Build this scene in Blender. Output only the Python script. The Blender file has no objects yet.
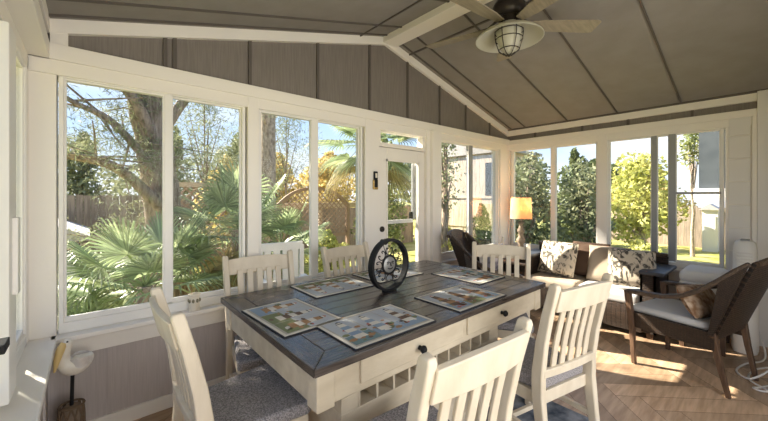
import bpy, bmesh, math, random
from mathutils import Vector, Matrix
C = bpy.context.scene.collection
SC = bpy.context.scene
PI = math.pi
R = random.Random(7)
def rad(a): return a * PI / 180
def lin(r, g, b):
    f = lambda c: (c/255/12.92) if c/255 <= .04045 else ((c/255+.055)/1.055)**2.4
    return (f(r), f(g), f(b), 1)

# ------------------------------------------------------------------ materials
def mat(name, col, rough=.6, metal=0, spec=.4, noise=None, bump=None, col2=None, scale=20, stretch=(1,1,1), detail=4,
        island=0, weave=None, trans=0, coat=0, emis=None, emis_s=0):
    m = bpy.data.materials.new(name); m.use_nodes = True
    nt = m.node_tree; N = nt.nodes; L = nt.links
    b = N['Principled BSDF']
    b.inputs['Roughness'].default_value = rough; b.inputs['Metallic'].default_value = metal
    b.inputs['Specular IOR Level'].default_value = spec
    b.inputs['Coat Weight'].default_value = coat
    c = col if len(col) == 4 else (*col, 1)
    b.inputs['Base Color'].default_value = c
    tc = N.new('ShaderNodeTexCoord'); mp = N.new('ShaderNodeMapping')
    L.new(tc.outputs['Object'], mp.inputs['Vector'])
    mp.inputs['Scale'].default_value = stretch
    out = None
    if col2 is not None:
        nz = N.new('ShaderNodeTexNoise'); nz.inputs['Scale'].default_value = scale; nz.inputs['Detail'].default_value = detail
        L.new(mp.outputs[0], nz.inputs['Vector'])
        rp = N.new('ShaderNodeValToRGB')
        rp.color_ramp.elements[0].color = c; rp.color_ramp.elements[1].color = (*col2[:3], 1)
        rp.color_ramp.elements[0].position = .35; rp.color_ramp.elements[1].position = .65
        L.new(nz.outputs['Fac'], rp.inputs['Fac']); out = rp.outputs['Color']
    if island:
        g = N.new('ShaderNodeNewGeometry'); mr = N.new('ShaderNodeMapRange')
        mr.inputs['To Min'].default_value = 1-island; mr.inputs['To Max'].default_value = 1+island
        L.new(g.outputs['Random Per Island'], mr.inputs['Value'])
        mx = N.new('ShaderNodeMix'); mx.data_type = 'RGBA'; mx.blend_type = 'MULTIPLY'; mx.inputs['Factor'].default_value = 1
        if out: L.new(out, mx.inputs['A'])
        else: mx.inputs['A'].default_value = c
        L.new(mr.outputs[0], mx.inputs['B']); out = mx.outputs['Result']
    hgt = None
    if weave:
        # basket weave: two crossed waves, offset every other row
        w1 = N.new('ShaderNodeTexBrick'); w1.inputs['Scale'].default_value = weave
        w1.inputs['Mortar Size'].default_value = .05; w1.inputs['Mortar Smooth'].default_value = .6
        w1.inputs['Color1'].default_value = c; w1.inputs['Color2'].default_value = (*col2[:3], 1) if col2 else c
        w1.inputs['Mortar'].default_value = (c[0]*.3, c[1]*.3, c[2]*.3, 1)
        w1.inputs['Brick Width'].default_value = .5; w1.inputs['Row Height'].default_value = .22
        uv = N.new('ShaderNodeUVMap'); L.new(uv.outputs[0], w1.inputs['Vector'])
        out = w1.outputs['Color']; hgt = w1.outputs['Fac']
        bp = N.new('ShaderNodeBump'); bp.invert = True; bp.inputs['Strength'].default_value = 1; bp.inputs['Distance'].default_value = .006
        L.new(hgt, bp.inputs['Height']); L.new(bp.outputs[0], b.inputs['Normal'])
    elif bump:
        nb = N.new('ShaderNodeTexNoise'); nb.inputs['Scale'].default_value = bump[0]; nb.inputs['Detail'].default_value = 5
        L.new(mp.outputs[0], nb.inputs['Vector'])
        bp = N.new('ShaderNodeBump'); bp.inputs['Strength'].default_value = bump[1]; bp.inputs['Distance'].default_value = .01
        L.new(nb.outputs['Fac'], bp.inputs['Height']); L.new(bp.outputs[0], b.inputs['Normal'])
    if out: L.new(out, b.inputs['Base Color'])
    if emis:
        b.inputs['Emission Color'].default_value = emis; b.inputs['Emission Strength'].default_value = emis_s
    if trans:
        tl = N.new('ShaderNodeBsdfTranslucent'); ms = N.new('ShaderNodeMixShader'); ms.inputs[0].default_value = trans
        tl.inputs['Color'].default_value = c
        if out: L.new(out, tl.inputs['Color'])
        o = N['Material Output']
        L.new(b.outputs[0], ms.inputs[1]); L.new(tl.outputs[0], ms.inputs[2]); L.new(ms.outputs[0], o.inputs['Surface'])
    return m

def glass_mat():
    m = bpy.data.materials.new('window_glass'); m.use_nodes = True
    nt = m.node_tree; N = nt.nodes; L = nt.links
    N.remove(N['Principled BSDF'])
    t = N.new('ShaderNodeBsdfTransparent'); g = N.new('ShaderNodeBsdfGlossy'); g.inputs['Roughness'].default_value = .02
    t.inputs['Color'].default_value = (.96, .97, .97, 1)
    lw = N.new('ShaderNodeLayerWeight'); lw.inputs['Blend'].default_value = .18
    mu = N.new('ShaderNodeMath'); mu.operation = 'MULTIPLY'; mu.inputs[1].default_value = .35
    L.new(lw.outputs['Fresnel'], mu.inputs[0])
    ms = N.new('ShaderNodeMixShader')
    L.new(mu.outputs[0], ms.inputs[0]); L.new(t.outputs[0], ms.inputs[1]); L.new(g.outputs[0], ms.inputs[2])
    L.new(ms.outputs[0], N['Material Output'].inputs['Surface'])
    return m

WHITE = (.80, .76, .70)
M = {}
M['trim'] = mat('white_trim_paint', WHITE, .45, bump=(60, .05))
M['sash'] = mat('white_vinyl', (.78, .76, .72), .35)
M['greysash'] = mat('grey_sash_metal', (.30, .31, .31), .4)
M['taupe'] = mat('taupe_panel', (.25, .222, .20), .6, col2=(.215, .19, .17), scale=9, stretch=(14, 14, .6), bump=(40, .1))
M['gable'] = mat('taupe_gable', (.205, .180, .158), .6, col2=(.165, .143, .124), scale=9, stretch=(14, 14, .6), bump=(40, .1))
M['knee'] = mat('mauve_knee_panel', (.50, .45, .43), .6, col2=(.45, .405, .385), scale=9, stretch=(14, 14, .6), bump=(40, .08))
M['ceil'] = mat('ceiling_panel', (.26, .24, .218), .75, col2=(.235, .215, .195), scale=6, bump=(70, .08))
M['seam'] = mat('dark_batten', (.10, .085, .073), .7)
M['siding'] = mat('white_siding', (.72, .70, .67), .5)
M['glass'] = glass_mat()
M['cream'] = mat('cream_chair_paint', (.66, .58, .455), .42, col2=(.58, .50, .38), scale=5, stretch=(3, 3, 1), bump=(40, .08))
M['cream2'] = mat('cream_table_paint', (.62, .54, .41), .45, col2=(.53, .45, .33), scale=6, stretch=(1, 3, 3), bump=(40, .08))
M['tweed'] = mat('grey_tweed', (.17, .16, .16), .95, spec=.1, col2=(.40, .37, .37), scale=160, bump=(160, .7), detail=2)
M['tabletop'] = mat('dark_walnut_top', (.036, .028, .024), .26, spec=.55, col2=(.085, .068, .057), scale=6, stretch=(1.2, 14, 14), island=.3, bump=(30, .06))
M['tabletop_y'] = mat('dark_walnut_end', (.036, .028, .024), .26, spec=.55, col2=(.085, .068, .057), scale=6, stretch=(14, 1.2, 14), island=.3, bump=(30, .06))
M['black'] = mat('black_iron', (.010, .010, .011), .6, spec=.25)
M['bronze'] = mat('dark_bronze', (.035, .028, .022), .4, metal=.4)
M['blade'] = mat('fan_blade_oak', (.29, .245, .17), .35, col2=(.22, .185, .13), scale=5, stretch=(1, 12, 12))
M['frost'] = mat('frosted_glass_shade', (.62, .60, .50), .35, trans=.35)
M['bulb'] = mat('bulb', (.9, .8, .6), .4, emis=(1, .82, .55, 1), emis_s=1.4)
M['wicker'] = mat('dark_wicker', (.032, .019, .012), .42, spec=.5, weave=7, col2=(.07, .042, .026))
M['wickers'] = mat('dark_wicker_small', (.035, .021, .013), .45, spec=.5, col2=(.08, .05, .03), scale=60, bump=(90, .8))
M['wood_leg'] = mat('dark_wood_leg', (.07, .04, .025), .4, col2=(.115, .068, .042), scale=8, stretch=(8, 8, 1))
M['seatblue'] = mat('pale_blue_grey_cushion', (.50, .49, .48), .9, spec=.1, bump=(200, .3))
M['tan'] = mat('tan_cushion', (.33, .255, .185), .9, spec=.1, bump=(180, .3))
M['brown'] = mat('brown_cushion', (.085, .052, .035), .8, spec=.2, bump=(120, .3))
M['sand'] = mat('sand_cushion', (.43, .36, .28), .9, spec=.1, bump=(180, .3))
M['floral'] = mat('floral_fabric', (.10, .09, .075), .9, spec=.1, col2=(.66, .58, .46), scale=15, detail=4, stretch=(1, 1, .6), bump=(150, .2))
for n_ in M['floral'].node_tree.nodes:
    if n_.type == 'VALTORGB': n_.color_ramp.elements[0].position = .42; n_.color_ramp.elements[1].position = .50
    if n_.type == 'TEX_NOISE' and n_.inputs['Scale'].default_value < 20: n_.inputs['Distortion'].default_value = 1.6
M['purple'] = mat('lavender_print', (.16, .15, .19), .9, spec=.1, col2=(.60, .57, .60), scale=12, detail=3)
M['orange_print'] = mat('tan_print_pillow', (.22, .12, .065), .9, spec=.1, col2=(.50, .38, .28), scale=22, detail=3)
M['slip'] = mat('white_slipcover', (.80, .79, .77), .9, spec=.1, bump=(30, .25))
M['turned'] = mat('carved_lamp_wood', (.40, .31, .22), .6, col2=(.25, .18, .12), scale=25)
M['shade'] = mat('linen_lampshade', (.82, .66, .48), .9, spec=.1, trans=.5, bump=(200, .2))
M['lampbulb'] = mat('lamp_bulb', (1, .8, .5), .4, emis=(1, .50, .16, 1), emis_s=16)
M['cord'] = mat('white_cord', (.72, .70, .67), .5)
M['pelwhite'] = mat('painted_bird_white', (.80, .77, .70), .5, col2=(.70, .64, .55), scale=14)
M['pelyellow'] = mat('painted_bird_beak', (.62, .46, .20), .5)
M['cage'] = mat('woven_cage', (.15, .10, .06), .7)
M['pile'] = mat('weathered_post', (.20, .15, .11), .8)
M['ceram'] = mat('cream_ceramic', (.75, .68, .56), .35)
M['gold'] = mat('brass_trim', (.42, .28, .10), .35, metal=.6)
M['rug'] = mat('blue_grey_rug', (.06, .075, .10), .95, spec=.05, col2=(.28, .30, .33), scale=9, detail=6, bump=(200, .6))
M['bark'] = mat('rough_bark', (.40, .32, .26), .9, spec=.1, col2=(.16, .125, .10), scale=5, stretch=(5, 5, .8), bump=(9, 1.0), detail=8)
M['barkl'] = mat('light_bark', (.52, .44, .36), .9, spec=.1, col2=(.25, .20, .16), scale=8, stretch=(3, 3, 1.4), bump=(20, 1.0), detail=8)
def leafm(n, c, c2, isl=.45, tr=.35): return mat(n, c, .6, spec=.25, col2=c2, scale=.9, island=isl, trans=tr)
M['needle'] = leafm('grey_green_needles', (.19, .22, .12), (.30, .32, .19))
M['dark'] = leafm('dark_leaves', (.11, .145, .065), (.20, .23, .105))
M['juniper'] = leafm('juniper_leaves', (.14, .175, .10), (.31, .31, .18))
M['mid'] = leafm('mid_leaves', (.23, .28, .11), (.36, .37, .16))
M['golden'] = leafm('golden_leaves', (.56, .45, .14), (.70, .56, .26))
M['lime'] = leafm('yellow_green_leaves', (.48, .50, .14), (.62, .60, .24))
M['palm'] = mat('palm_green', (.24, .32, .17), .4, spec=.5, col2=(.40, .45, .25), scale=2, island=.4, trans=.4)
M['palmdry'] = mat('palm_dry', (.46, .37, .20), .7, col2=(.30, .27, .13), scale=2, island=.35, trans=.25)
M['grass'] = mat('lawn', (.22, .24, .055), .95, spec=.05, col2=(.46, .40, .17), scale=1.2, detail=8, bump=(60, .6))
M['fence'] = mat('weathered_fence', (.33, .27, .21), .85, spec=.1, col2=(.22, .18, .14), scale=4, stretch=(6, 6, .6), island=.18)
M['lattice'] = mat('brown_lattice', (.34, .235, .165), .8, island=.15)
M['beam'] = mat('pale_beam', (.58, .47, .36), .7, col2=(.47, .37, .28), scale=5)
M['house'] = mat('beige_board_siding', (.62, .52, .42), .8, col2=(.42, .335, .26), scale=4, stretch=(6, 6, .6), island=.1)
M['slate'] = mat('slate_siding', (.055, .066, .075), .7, col2=(.08, .092, .10), scale=3)
M['outwhite'] = mat('outdoor_white', (.78, .77, .74), .6)
M['roofgrey'] = mat('pale_shed_roof', (.45, .44, .44), .8, col2=(.34, .33, .33), scale=20)
M['deck'] = mat('deck_boards', (.30, .25, .20), .8, island=.15)
M['dkwin'] = mat('dark_window', (.02, .025, .03), .1)
# placemat fabrics
pm = {k: mat('mat_'+k, v, .9, spec=.1, bump=(160, .4)) for k, v in dict(
    cream=(.66, .62, .54), border=(.42, .39, .33), pale=(.44, .46, .48), blue=(.26, .33, .41), teal=(.17, .25, .26),
    green=(.20, .22, .12), red=(.42, .15, .11), rust=(.36, .22, .12), brown=(.17, .12, .09), ink=(.035, .037, .045)).items()}

# ------------------------------------------------------------------ mesh builder
class B:
    def __init__(s): s.v = []; s.f = []; s.m = []; s.uv = {}
    def add(s, vs, fs, mi=0, T=None):
        o = len(s.v)
        for p in vs:
            p = Vector(p); s.v.append(tuple(T @ p) if T is not None else tuple(p))
        for q in fs: s.f.append(tuple(o+i for i in q)); s.m.append(mi)
        return s
    def box(s, x0, x1, y0, y1, z0, z1, mi=0, T=None):
        vs = [(x0,y0,z0),(x1,y0,z0),(x1,y1,z0),(x0,y1,z0),(x0,y0,z1),(x1,y0,z1),(x1,y1,z1),(x0,y1,z1)]
        return s.add(vs, [(3,2,1,0),(4,5,6,7),(0,1,5,4),(1,2,6,5),(2,3,7,6),(3,0,4,7)], mi, T)
    def prism(s, poly, a, b, axis='z', mi=0, T=None):
        """polygon (2d) extruded from a to b along an axis: z:(x,y) y:(x,z) x:(y,z)"""
        f = {'z': lambda p, t: (p[0], p[1], t), 'y': lambda p, t: (p[0], t, p[1]), 'x': lambda p, t: (t, p[0], p[1])}[axis]
        n = len(poly); vs = [f(p, a) for p in poly] + [f(p, b) for p in poly]
        fs = [tuple(range(n))[::-1], tuple(range(n, 2*n))] + [(i, (i+1) % n, n+(i+1) % n, n+i) for i in range(n)]
        return s.add(vs, fs, mi, T)
    def sweep(s, pts, w, h, up=(0, 0, 1), mi=0, T=None):
        """rectangular bar along a path; w and h may be lists"""
        pts = [Vector(p) for p in pts]; n = len(pts); up = Vector(up); vs = []
        for i, p in enumerate(pts):
            d = (pts[min(i+1, n-1)] - pts[max(i-1, 0)]).normalized()
            a = d.cross(up).normalized(); b = a.cross(d).normalized()
            ww = (w[i] if isinstance(w, (list, tuple)) else w)/2; hh = (h[i] if isinstance(h, (list, tuple)) else h)/2
            vs += [p-a*ww-b*hh, p+a*ww-b*hh, p+a*ww+b*hh, p-a*ww+b*hh]
        fs = [(0,1,2,3), tuple(4*(n-1)+k for k in (3,2,1,0))]
        for i in range(n-1):
            for k in range(4): fs.append((4*i+k, 4*i+4+k, 4*i+4+(k+1) % 4, 4*i+(k+1) % 4))
        return s.add(vs, fs, mi, T)
    def tube(s, pts, r, n=8, mi=0, T=None, closed=False):
        pts = [Vector(p) for p in pts]; m = len(pts); vs = []; a = None
        for i, p in enumerate(pts):
            if closed: d = (pts[(i+1) % m]-pts[i-1]).normalized()
            else: d = (pts[min(i+1, m-1)]-pts[max(i-1, 0)]).normalized()
            if a is None:
                a = d.cross(Vector((0, 0, 1)));
                if a.length < .05: a = d.cross(Vector((1, 0, 0)))
            a = (a - d*a.dot(d)).normalized(); b = d.cross(a)
            rr = r[i] if isinstance(r, (list, tuple)) else r
            for k in range(n):
                t = 2*PI*k/n; vs.append(p + a*(rr*math.cos(t)) + b*(rr*math.sin(t)))
        fs = []
        for i in range(m if closed else m-1):
            j = (i+1) % m
            for k in range(n): fs.append((i*n+k, i*n+(k+1) % n, j*n+(k+1) % n, j*n+k))
        if not closed: fs += [tuple(range(n))[::-1], tuple(range((m-1)*n, m*n))]
        return s.add(vs, fs, mi, T)
    def lathe(s, prof, n=20, c=(0, 0, 0), mi=0, T=None):
        vs = []; fs = []; m = len(prof)
        for r, z in prof:
            for k in range(n):
                t = 2*PI*k/n; vs.append((c[0]+r*math.cos(t), c[1]+r*math.sin(t), c[2]+z))
        for i in range(m-1):
            for k in range(n): fs.append((i*n+k, i*n+(k+1) % n, (i+1)*n+(k+1) % n, (i+1)*n+k))
        fs += [tuple(range(n))[::-1], tuple(range((m-1)*n, m*n))]
        return s.add(vs, fs, mi, T)
    def ball(s, c, r, n=14, m=10, mi=0, T=None):
        rx, ry, rz = r if isinstance(r, (tuple, list)) else (r, r, r)
        vs = [(c[0], c[1], c[2]-rz)]; fs = []
        for i in range(1, m):
            p = -PI/2 + PI*i/m
            for k in range(n):
                t = 2*PI*k/n; vs.append((c[0]+rx*math.cos(p)*math.cos(t), c[1]+ry*math.cos(p)*math.sin(t), c[2]+rz*math.sin(p)))
        vs.append((c[0], c[1], c[2]+rz)); top = len(vs)-1
        for k in range(n):
            fs.append((0, 1+(k+1) % n, 1+k)); fs.append((top, top-n+k, top-n+(k+1) % n))
        for i in range(m-2):
            for k in range(n): fs.append((1+i*n+k, 1+i*n+(k+1) % n, 1+(i+1)*n+(k+1) % n, 1+(i+1)*n+k))
        return s.add(vs, fs, mi, T)
    def grid(s, fn, nu, nv, thick=None, mi=0, T=None, flip=False):
        """surface fn(u,v), u,v in 0..1; with thickness along its normal it is closed"""
        P = [[Vector(fn(i/nu, j/nv)) for j in range(nv+1)] for i in range(nu+1)]
        vs = []; fs = []; W = nv+1; uvs = []
        for i in range(nu+1):
            for j in range(nv+1): vs.append(P[i][j]); uvs.append((i/nu, j/nv))
        for i in range(nu):
            for j in range(nv): fs.append((i*W+j, (i+1)*W+j, (i+1)*W+j+1, i*W+j+1))
        if thick:
            o = len(vs)
            for i in range(nu+1):
                for j in range(nv+1):
                    du = P[min(i+1, nu)][j]-P[max(i-1, 0)][j]; dv = P[i][min(j+1, nv)]-P[i][max(j-1, 0)]
                    nn = du.cross(dv)
                    vs.append(P[i][j] - (nn.normalized()*thick if nn.length > 1e-9 else Vector((0, 0, thick)))); uvs.append((i/nu, j/nv))
            for i in range(nu):
                for j in range(nv): fs.append((o+i*W+j+1, o+(i+1)*W+j+1, o+(i+1)*W+j, o+i*W+j))
            for i in range(nu):
                fs.append((i*W, o+i*W, o+(i+1)*W, (i+1)*W)); fs.append((i*W+nv, (i+1)*W+nv, o+(i+1)*W+nv, o+i*W+nv))
            for j in range(nv):
                fs.append((j, j+1, o+j+1, o+j)); fs.append((nu*W+j, o+nu*W+j, o+nu*W+j+1, nu*W+j+1))
        base = len(s.v)
        for k, q in enumerate(uvs): s.uv[base+k] = q
        return s.add(vs, fs, mi, T)
    def pillow(s, w, d, h, mi=0, T=None, n=14, p=3.2):
        """soft cushion w by d by h centred at the origin, lying flat"""
        def th(u, v):
            a = max(0, 1-abs(u)**p); b = max(0, 1-abs(v)**p); return (a*b)**.55
        def xy(u, v): return (u*w/2*(1-.06*(1-abs(v))**1.0*0 - .05*(1-v*v)*abs(u)**3*0), v*d/2)
        for sg in (1, -1):
            f = lambda a, b: (*xy(2*a-1, 2*b-1), sg*h/2*th(2*a-1, 2*b-1))
            s.grid(f, n, n, mi=mi, T=T)
        return s
    def build(s, name, mats, parent=None, smooth=40, bevel=0, seg=2, loc=None, weld=False):
        me = bpy.data.meshes.new(name); me.from_pydata(s.v, [], s.f)
        if not isinstance(mats, (list, tuple)): mats = [mats]
        for m in mats: me.materials.append(m)
        if len(mats) > 1: me.polygons.foreach_set('material_index', s.m)
        if s.uv:
            ul = me.uv_layers.new(name='UVMap')
            for lp in me.loops:
                q = s.uv.get(lp.vertex_index)
                if q is None: c = me.vertices[lp.vertex_index].co; q = (c.x+c.y*.7, c.z)
                ul.data[lp.index].uv = q
        me.update()
        if weld or len(s.f) < 3000:
            bm = bmesh.new(); bm.from_mesh(me)
            if weld: bmesh.ops.remove_doubles(bm, verts=bm.verts, dist=1e-5)
            bmesh.ops.recalc_face_normals(bm, faces=bm.faces); bm.to_mesh(me); bm.free()
        if smooth:
            me.polygons.foreach_set('use_smooth', [True]*len(me.polygons)); me.set_sharp_from_angle(angle=rad(smooth))
        o = bpy.data.objects.new(name, me); C.objects.link(o)
        if parent: o.parent = parent
        if loc: o.location = loc
        if bevel:
            md = o.modifiers.new('bevel', 'BEVEL'); md.width = bevel; md.segments = seg; md.limit_method = 'ANGLE'; md.angle_limit = rad(35)
            md.harden_normals = False
        return o
def BX(*a, **k): return B().box(*a, **k)
def RT(loc=(0, 0, 0), rx=0, ry=0, rz=0):
    return Matrix.Translation(loc) @ Matrix.Rotation(rad(rz), 4, 'Z') @ Matrix.Rotation(rad(ry), 4, 'Y') @ Matrix.Rotation(rad(rx), 4, 'X')
def tag(o, label, cat, group=None, kind=None):
    o['label'] = label; o['category'] = cat
    if group: o['group'] = group
    if kind: o['kind'] = kind
    return o
def thing(name, label, cat, loc=(0, 0, 0), rz=0, group=None):
    o = bpy.data.objects.new(name, None); C.objects.link(o); o.empty_display_size = .1
    o.location = loc; o.rotation_euler = (0, 0, rad(rz)); return tag(o, label, cat, group)
def copy_tree(o, parent=None):
    c = o.copy(); C.objects.link(c)
    if parent: c.parent = parent
    for ch in list(o.children): copy_tree(ch, c)
    return c
def struct(o, label, cat): return tag(o, label, cat, kind='structure')
def sthing(name, label, cat, loc=(0, 0, 0), rz=0):
    o = thing(name, label, cat, loc, rz); o['kind'] = 'structure'; return o

def spline(pts, n=10):
    P = [Vector(p) for p in pts]; out = []
    for i in range(len(P)-1):
        a, b, c, d = P[max(i-1, 0)], P[i], P[i+1], P[min(i+2, len(P)-1)]
        for k in range(n):
            t = k/n; out.append(.5*((2*b)+(c-a)*t+(2*a-5*b+4*c-d)*t*t+(3*b-a-3*c+d)*t**3))
    return out+[P[-1]]
# ------------------------------------------------------------------ room dimensions
XL, XR, YB, YF = -.171, 4.888, 2.70, -.75
GZ = -.9                                        # garden level
ZE, ZR, XC = 2.437, 3.112, 2.36                 # eaves, ridge, ridge x
SL = (ZR-ZE)/(XR-XC)
def ceil_z(x): return ZR - SL*abs(x-XC)

# floor of herringbone planks
fl = B(); pw, pl = .16, .80
ang = rad(45)
ca, sa = math.cos(ang), math.sin(ang)
from mathutils.geometry import intersect_point_line
def clip(poly, ax, val, keep_less):
    out = []
    for i in range(len(poly)):
        a, b = poly[i], poly[(i+1) % len(poly)]
        ia = (a[ax] <= val) == keep_less; ib = (b[ax] <= val) == keep_less
        if ia: out.append(a)
        if ia != ib:
            t = (val-a[ax])/(b[ax]-a[ax]); out.append(tuple(a[k]+(b[k]-a[k])*t for k in (0, 1)))
    return out
K = int(pl/pw+.5)
g_ = .0012
for i in range(-70, 71):
    for j in range(-12, 13):
        # herringbone lattice
        for typ in (0, 1):
            bx = i*pw + j*pl; by = i*pw - j*pl
            if typ == 0: q = [(bx, by), (bx+pl, by), (bx+pl, by+pw), (bx, by+pw)]
            else: q = [(bx, by+pw), (bx+pw, by+pw), (bx+pw, by+pw+pl), (bx, by+pw+pl)]
            x0, x1 = min(p[0] for p in q)+g_, max(p[0] for p in q)-g_; y0, y1 = min(p[1] for p in q)+g_, max(p[1] for p in q)-g_
            q = [(x0, y0), (x1, y0), (x1, y1), (x0, y1)]
            q = [(2.4+ca*p[0]-sa*p[1], 1.2+sa*p[0]+ca*p[1]) for p in q]
            for ax, val, less in ((0, XR, True), (0, XL-.12, False), (1, YB, True), (1, YF, False)):
                if q: q = clip(q, ax, val, less)
            if len(q) >= 3:
                fl.add([(p[0], p[1], 0) for p in q], [tuple(range(len(q)))], typ)
def floor_mat(n, st):
    return mat(n, (.54, .375, .245), .36, spec=.45, col2=(.37, .245, .15), scale=3.2, stretch=st, island=.38, bump=(25, .05), detail=6)
fm0 = floor_mat('oak_plank_a', (1, 1, 1)); fm1 = floor_mat('oak_plank_b', (1, 1, 1))
for m_, a_ in ((fm0, -45), (fm1, 45)):
    mp = [n for n in m_.node_tree.nodes if n.type == 'MAPPING'][0]
    mp.inputs['Rotation'].default_value = (0, 0, rad(a_)); mp.inputs['Scale'].default_value = (1, 9, 1)
FL = sthing('floor', 'herringbone oak plank floor of the sunroom', 'floor')
fl.build('plank', [fm0, fm1], FL, smooth=0)
BX(XL-.12, XR+.12, YF-.1, YB+.12, -.2, -.003).build('underlay', mat('floor_gap', (.05, .035, .025), .8), FL, smooth=0)

# ceiling: two slopes, with battens
CE = sthing('ceiling', 'vaulted grey-brown panelled ceiling with dark seams', 'ceiling')
y0, y1 = YF-.1, YB+.35
for nm, xa, xb in (('left_slope', XL-.35, XC), ('right_slope', XC, XR+.35)):
    za, zb = ceil_z(xa), ceil_z(xb)
    B().prism([(xa, za), (xb, zb), (xb, zb+.14), (xa, za+.14)], y0, y1, 'y').build('ceiling_slope', M['ceil'], CE, smooth=0)
bt = B()
def slope_T(side):
    a = math.atan(SL)
    return (lambda x, dz=0: (x, ceil_z(x)+dz))
for side in (-1, 1):
    xe = XL if side < 0 else XR
    def bar(xa, xb, ya, yb, h=.012):
        z0, z1 = ceil_z(xa), ceil_z(xb)
        bt.add([(xa, ya, z0-h), (xb, ya, z1-h), (xb, yb, z1-h), (xa, yb, z0-h), (xa, ya, z0+.01), (xb, ya, z1+.01), (xb, yb, z1+.01), (xa, yb, z0+.01)],
               [(3,2,1,0),(4,5,6,7),(0,1,5,4),(1,2,6,5),(2,3,7,6),(3,0,4,7)])
    for yy in (2.40, 1.82, 1.25, .66, -.5): bar(XC+side*.02, xe, yy-.007, yy+.007)
    bar(XC+side*.335, XC+side*.35, YF, YB)                       # line beside the ridge
    if side > 0: bar(xe-side*.05, xe-side*.02, YF, YB, .012)      # along the eave
    bar(XC, xe, 2.61, 2.625, .012)
bt.build('seam_batten', M['seam'], CE, smooth=0)
RB = BX(XC-.045, XC+.135, YF, YB-.004, ZR-.075, ZR+.02).build('trim_1', M['trim'], smooth=0, bevel=.004)
struct(RB, 'wide white ridge beam along the peak of the ceiling', 'beam')

# ------------------------------------------------------------------ walls
ZH1, ZH0 = 2.299, 2.21           # header band
ZG1, ZG0 = 2.122, .726           # glass
ZS = .635
def seg_boxes(b, spans, y0, y1, z0, z1):
    for a, c in spans: b.box(a, c, y0, y1, z0, z1)

# --- long gable wall (local = world, interior face at YB)
WB = sthing('wall_back', 'long gable wall with white window posts and grey-brown gable panels', 'wall')
T_ = .13
BX(XL-.25, XR+.12, YB, YB+T_, 0, .62).build('knee_panel', M['knee'], WB, smooth=0)
gp = B().prism([(XL-.1, ZH1-.02), (XR+.1, ZH1-.02), (XR+.1, ceil_z(XR)), (XC, ZR), (XL-.1, ceil_z(XL))], YB+.012, YB+T_, 'y')
gp.build('gable_panel', M['gable'], WB, smooth=0)
sm = B()
for x in (.385, .44, .95, 1.555, 2.156, 2.703, 3.26, 3.80, 4.38):
    sm.box(x-.012, x+.012, YB-.004, YB+.014, ZH1, ceil_z(x)-.02)
sm.build('panel_batten', M['seam'], WB, smooth=0)
km = B()
for x in (.095, .545, .995, 1.445, 1.895, 2.10, 3.4, 3.85, 4.3): km.box(x-.013, x+.013, YB-.008, YB, .085, .52)
km.build('knee_batten', M['knee'], WB, smooth=0)
BX(XL-.15, XR, YB-.03, YB+T_, ZH0, ZH1).build('header', M['trim'], WB, smooth=0, bevel=.003)
BX(XL-.15, XR, YB-.018, YB+T_, ZG1+.006, ZH0).build('head_casing', M['trim'], WB, smooth=0, bevel=.003)
ps = B()
for a, c, dy in ((XL-.13, -.145, .0), (.927, 1.013, .022), (2.079, 2.262, .022), (2.986, 3.252, .028), (4.632, XR, .02)):
    ps.box(a, c, YB-dy, YB+T_, .6, ZH0)
ps.build('post', M['trim'], WB, smooth=0, bevel=.004)
BX(3.04, 3.20, YB-.075, YB-.02, 0, ZH0).build('post', M['trim'], WB, smooth=0, bevel=.005)
for a, c in ((XL, 2.20), (3.02, XR)):
    BX(a, c, YB-.075, YB+T_, .605, ZS).build('sill', M['trim'], WB, smooth=0, bevel=.006)
    BX(a, c, YB-.028, YB, .505, .605).build('apron', M['trim'], WB, smooth=0, bevel=.003)
rk = B()
h = .082
for xa, xb in ((XL, XC), (XC, XR)):
    za, zb = ceil_z(xa), ceil_z(xb)
    rk.prism([(xa, za-h), (xb, zb-h), (xb, zb), (xa, za)], YB-.022, YB+.02, 'y')
struct(rk.build('trim_2', M['trim'], smooth=0), 'white rake trim boards following the gable up to the ridge', 'trim')
# small upright blocks at the gable corners
struct(BX(XL, XL+.075, YB-.02, YB+.02, ZH1-.02, ceil_z(XL)-.005).build('trim_3', M['trim'], smooth=0), 'white corner block left of the gable panels', 'trim')
bb = B(); bb.box(XL, 2.24, YB-.02, YB, 0, .088)
struct(bb.build('baseboard_back', M['trim'], smooth=0, bevel=.003), 'white baseboard under the long window wall', 'baseboard')
bb = B(); bb.box(3.02, XR, YB-.02, YB, 0, .088)
struct(bb.build('baseboard_corner', M['trim'], smooth=0, bevel=.003), 'white baseboard between the glazed door and the far corner', 'baseboard')

# --- right wall: built in an Empty with x along the wall (from the corner towards us), y outward
def wframe(name, label, cat, loc, rz): return sthing(name, label, cat, loc, rz)
RW = (XR, YB, 0); RRZ = -90
WR = wframe('wall_right', 'far right wall of windows above a grey knee wall', 'wall', RW, RRZ)
LEN = YB-YF
def rx(Y): return YB-Y
BX(0, LEN, 0, T_, 0, .62).build('knee_panel', M['knee'], WR, smooth=0)
BX(0, LEN, .012, T_, 2.27, 2.45).build('strip_panel', M['gable'], WR, smooth=0)
sm = B()
for Y in (2.278, 1.655, 1.151, .577): sm.box(rx(Y)-.012, rx(Y)+.012, -.002, .014, 2.28, 2.38)
sm.build('strip_batten', M['seam'], WR, smooth=0)
BX(0, LEN, -.025, T_, ZH0, 2.283).build('header', M['trim'], WR, smooth=0, bevel=.003)
BX(0, LEN, -.014, T_, ZG1+.006, ZH0).build('head_casing', M['trim'], WR, smooth=0, bevel=.003)
BX(0, LEN, -.025, .02, 2.355, ZE+.01).build('eave_trim', M['trim'], WR, smooth=0, bevel=.003)
ps = B()
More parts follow.
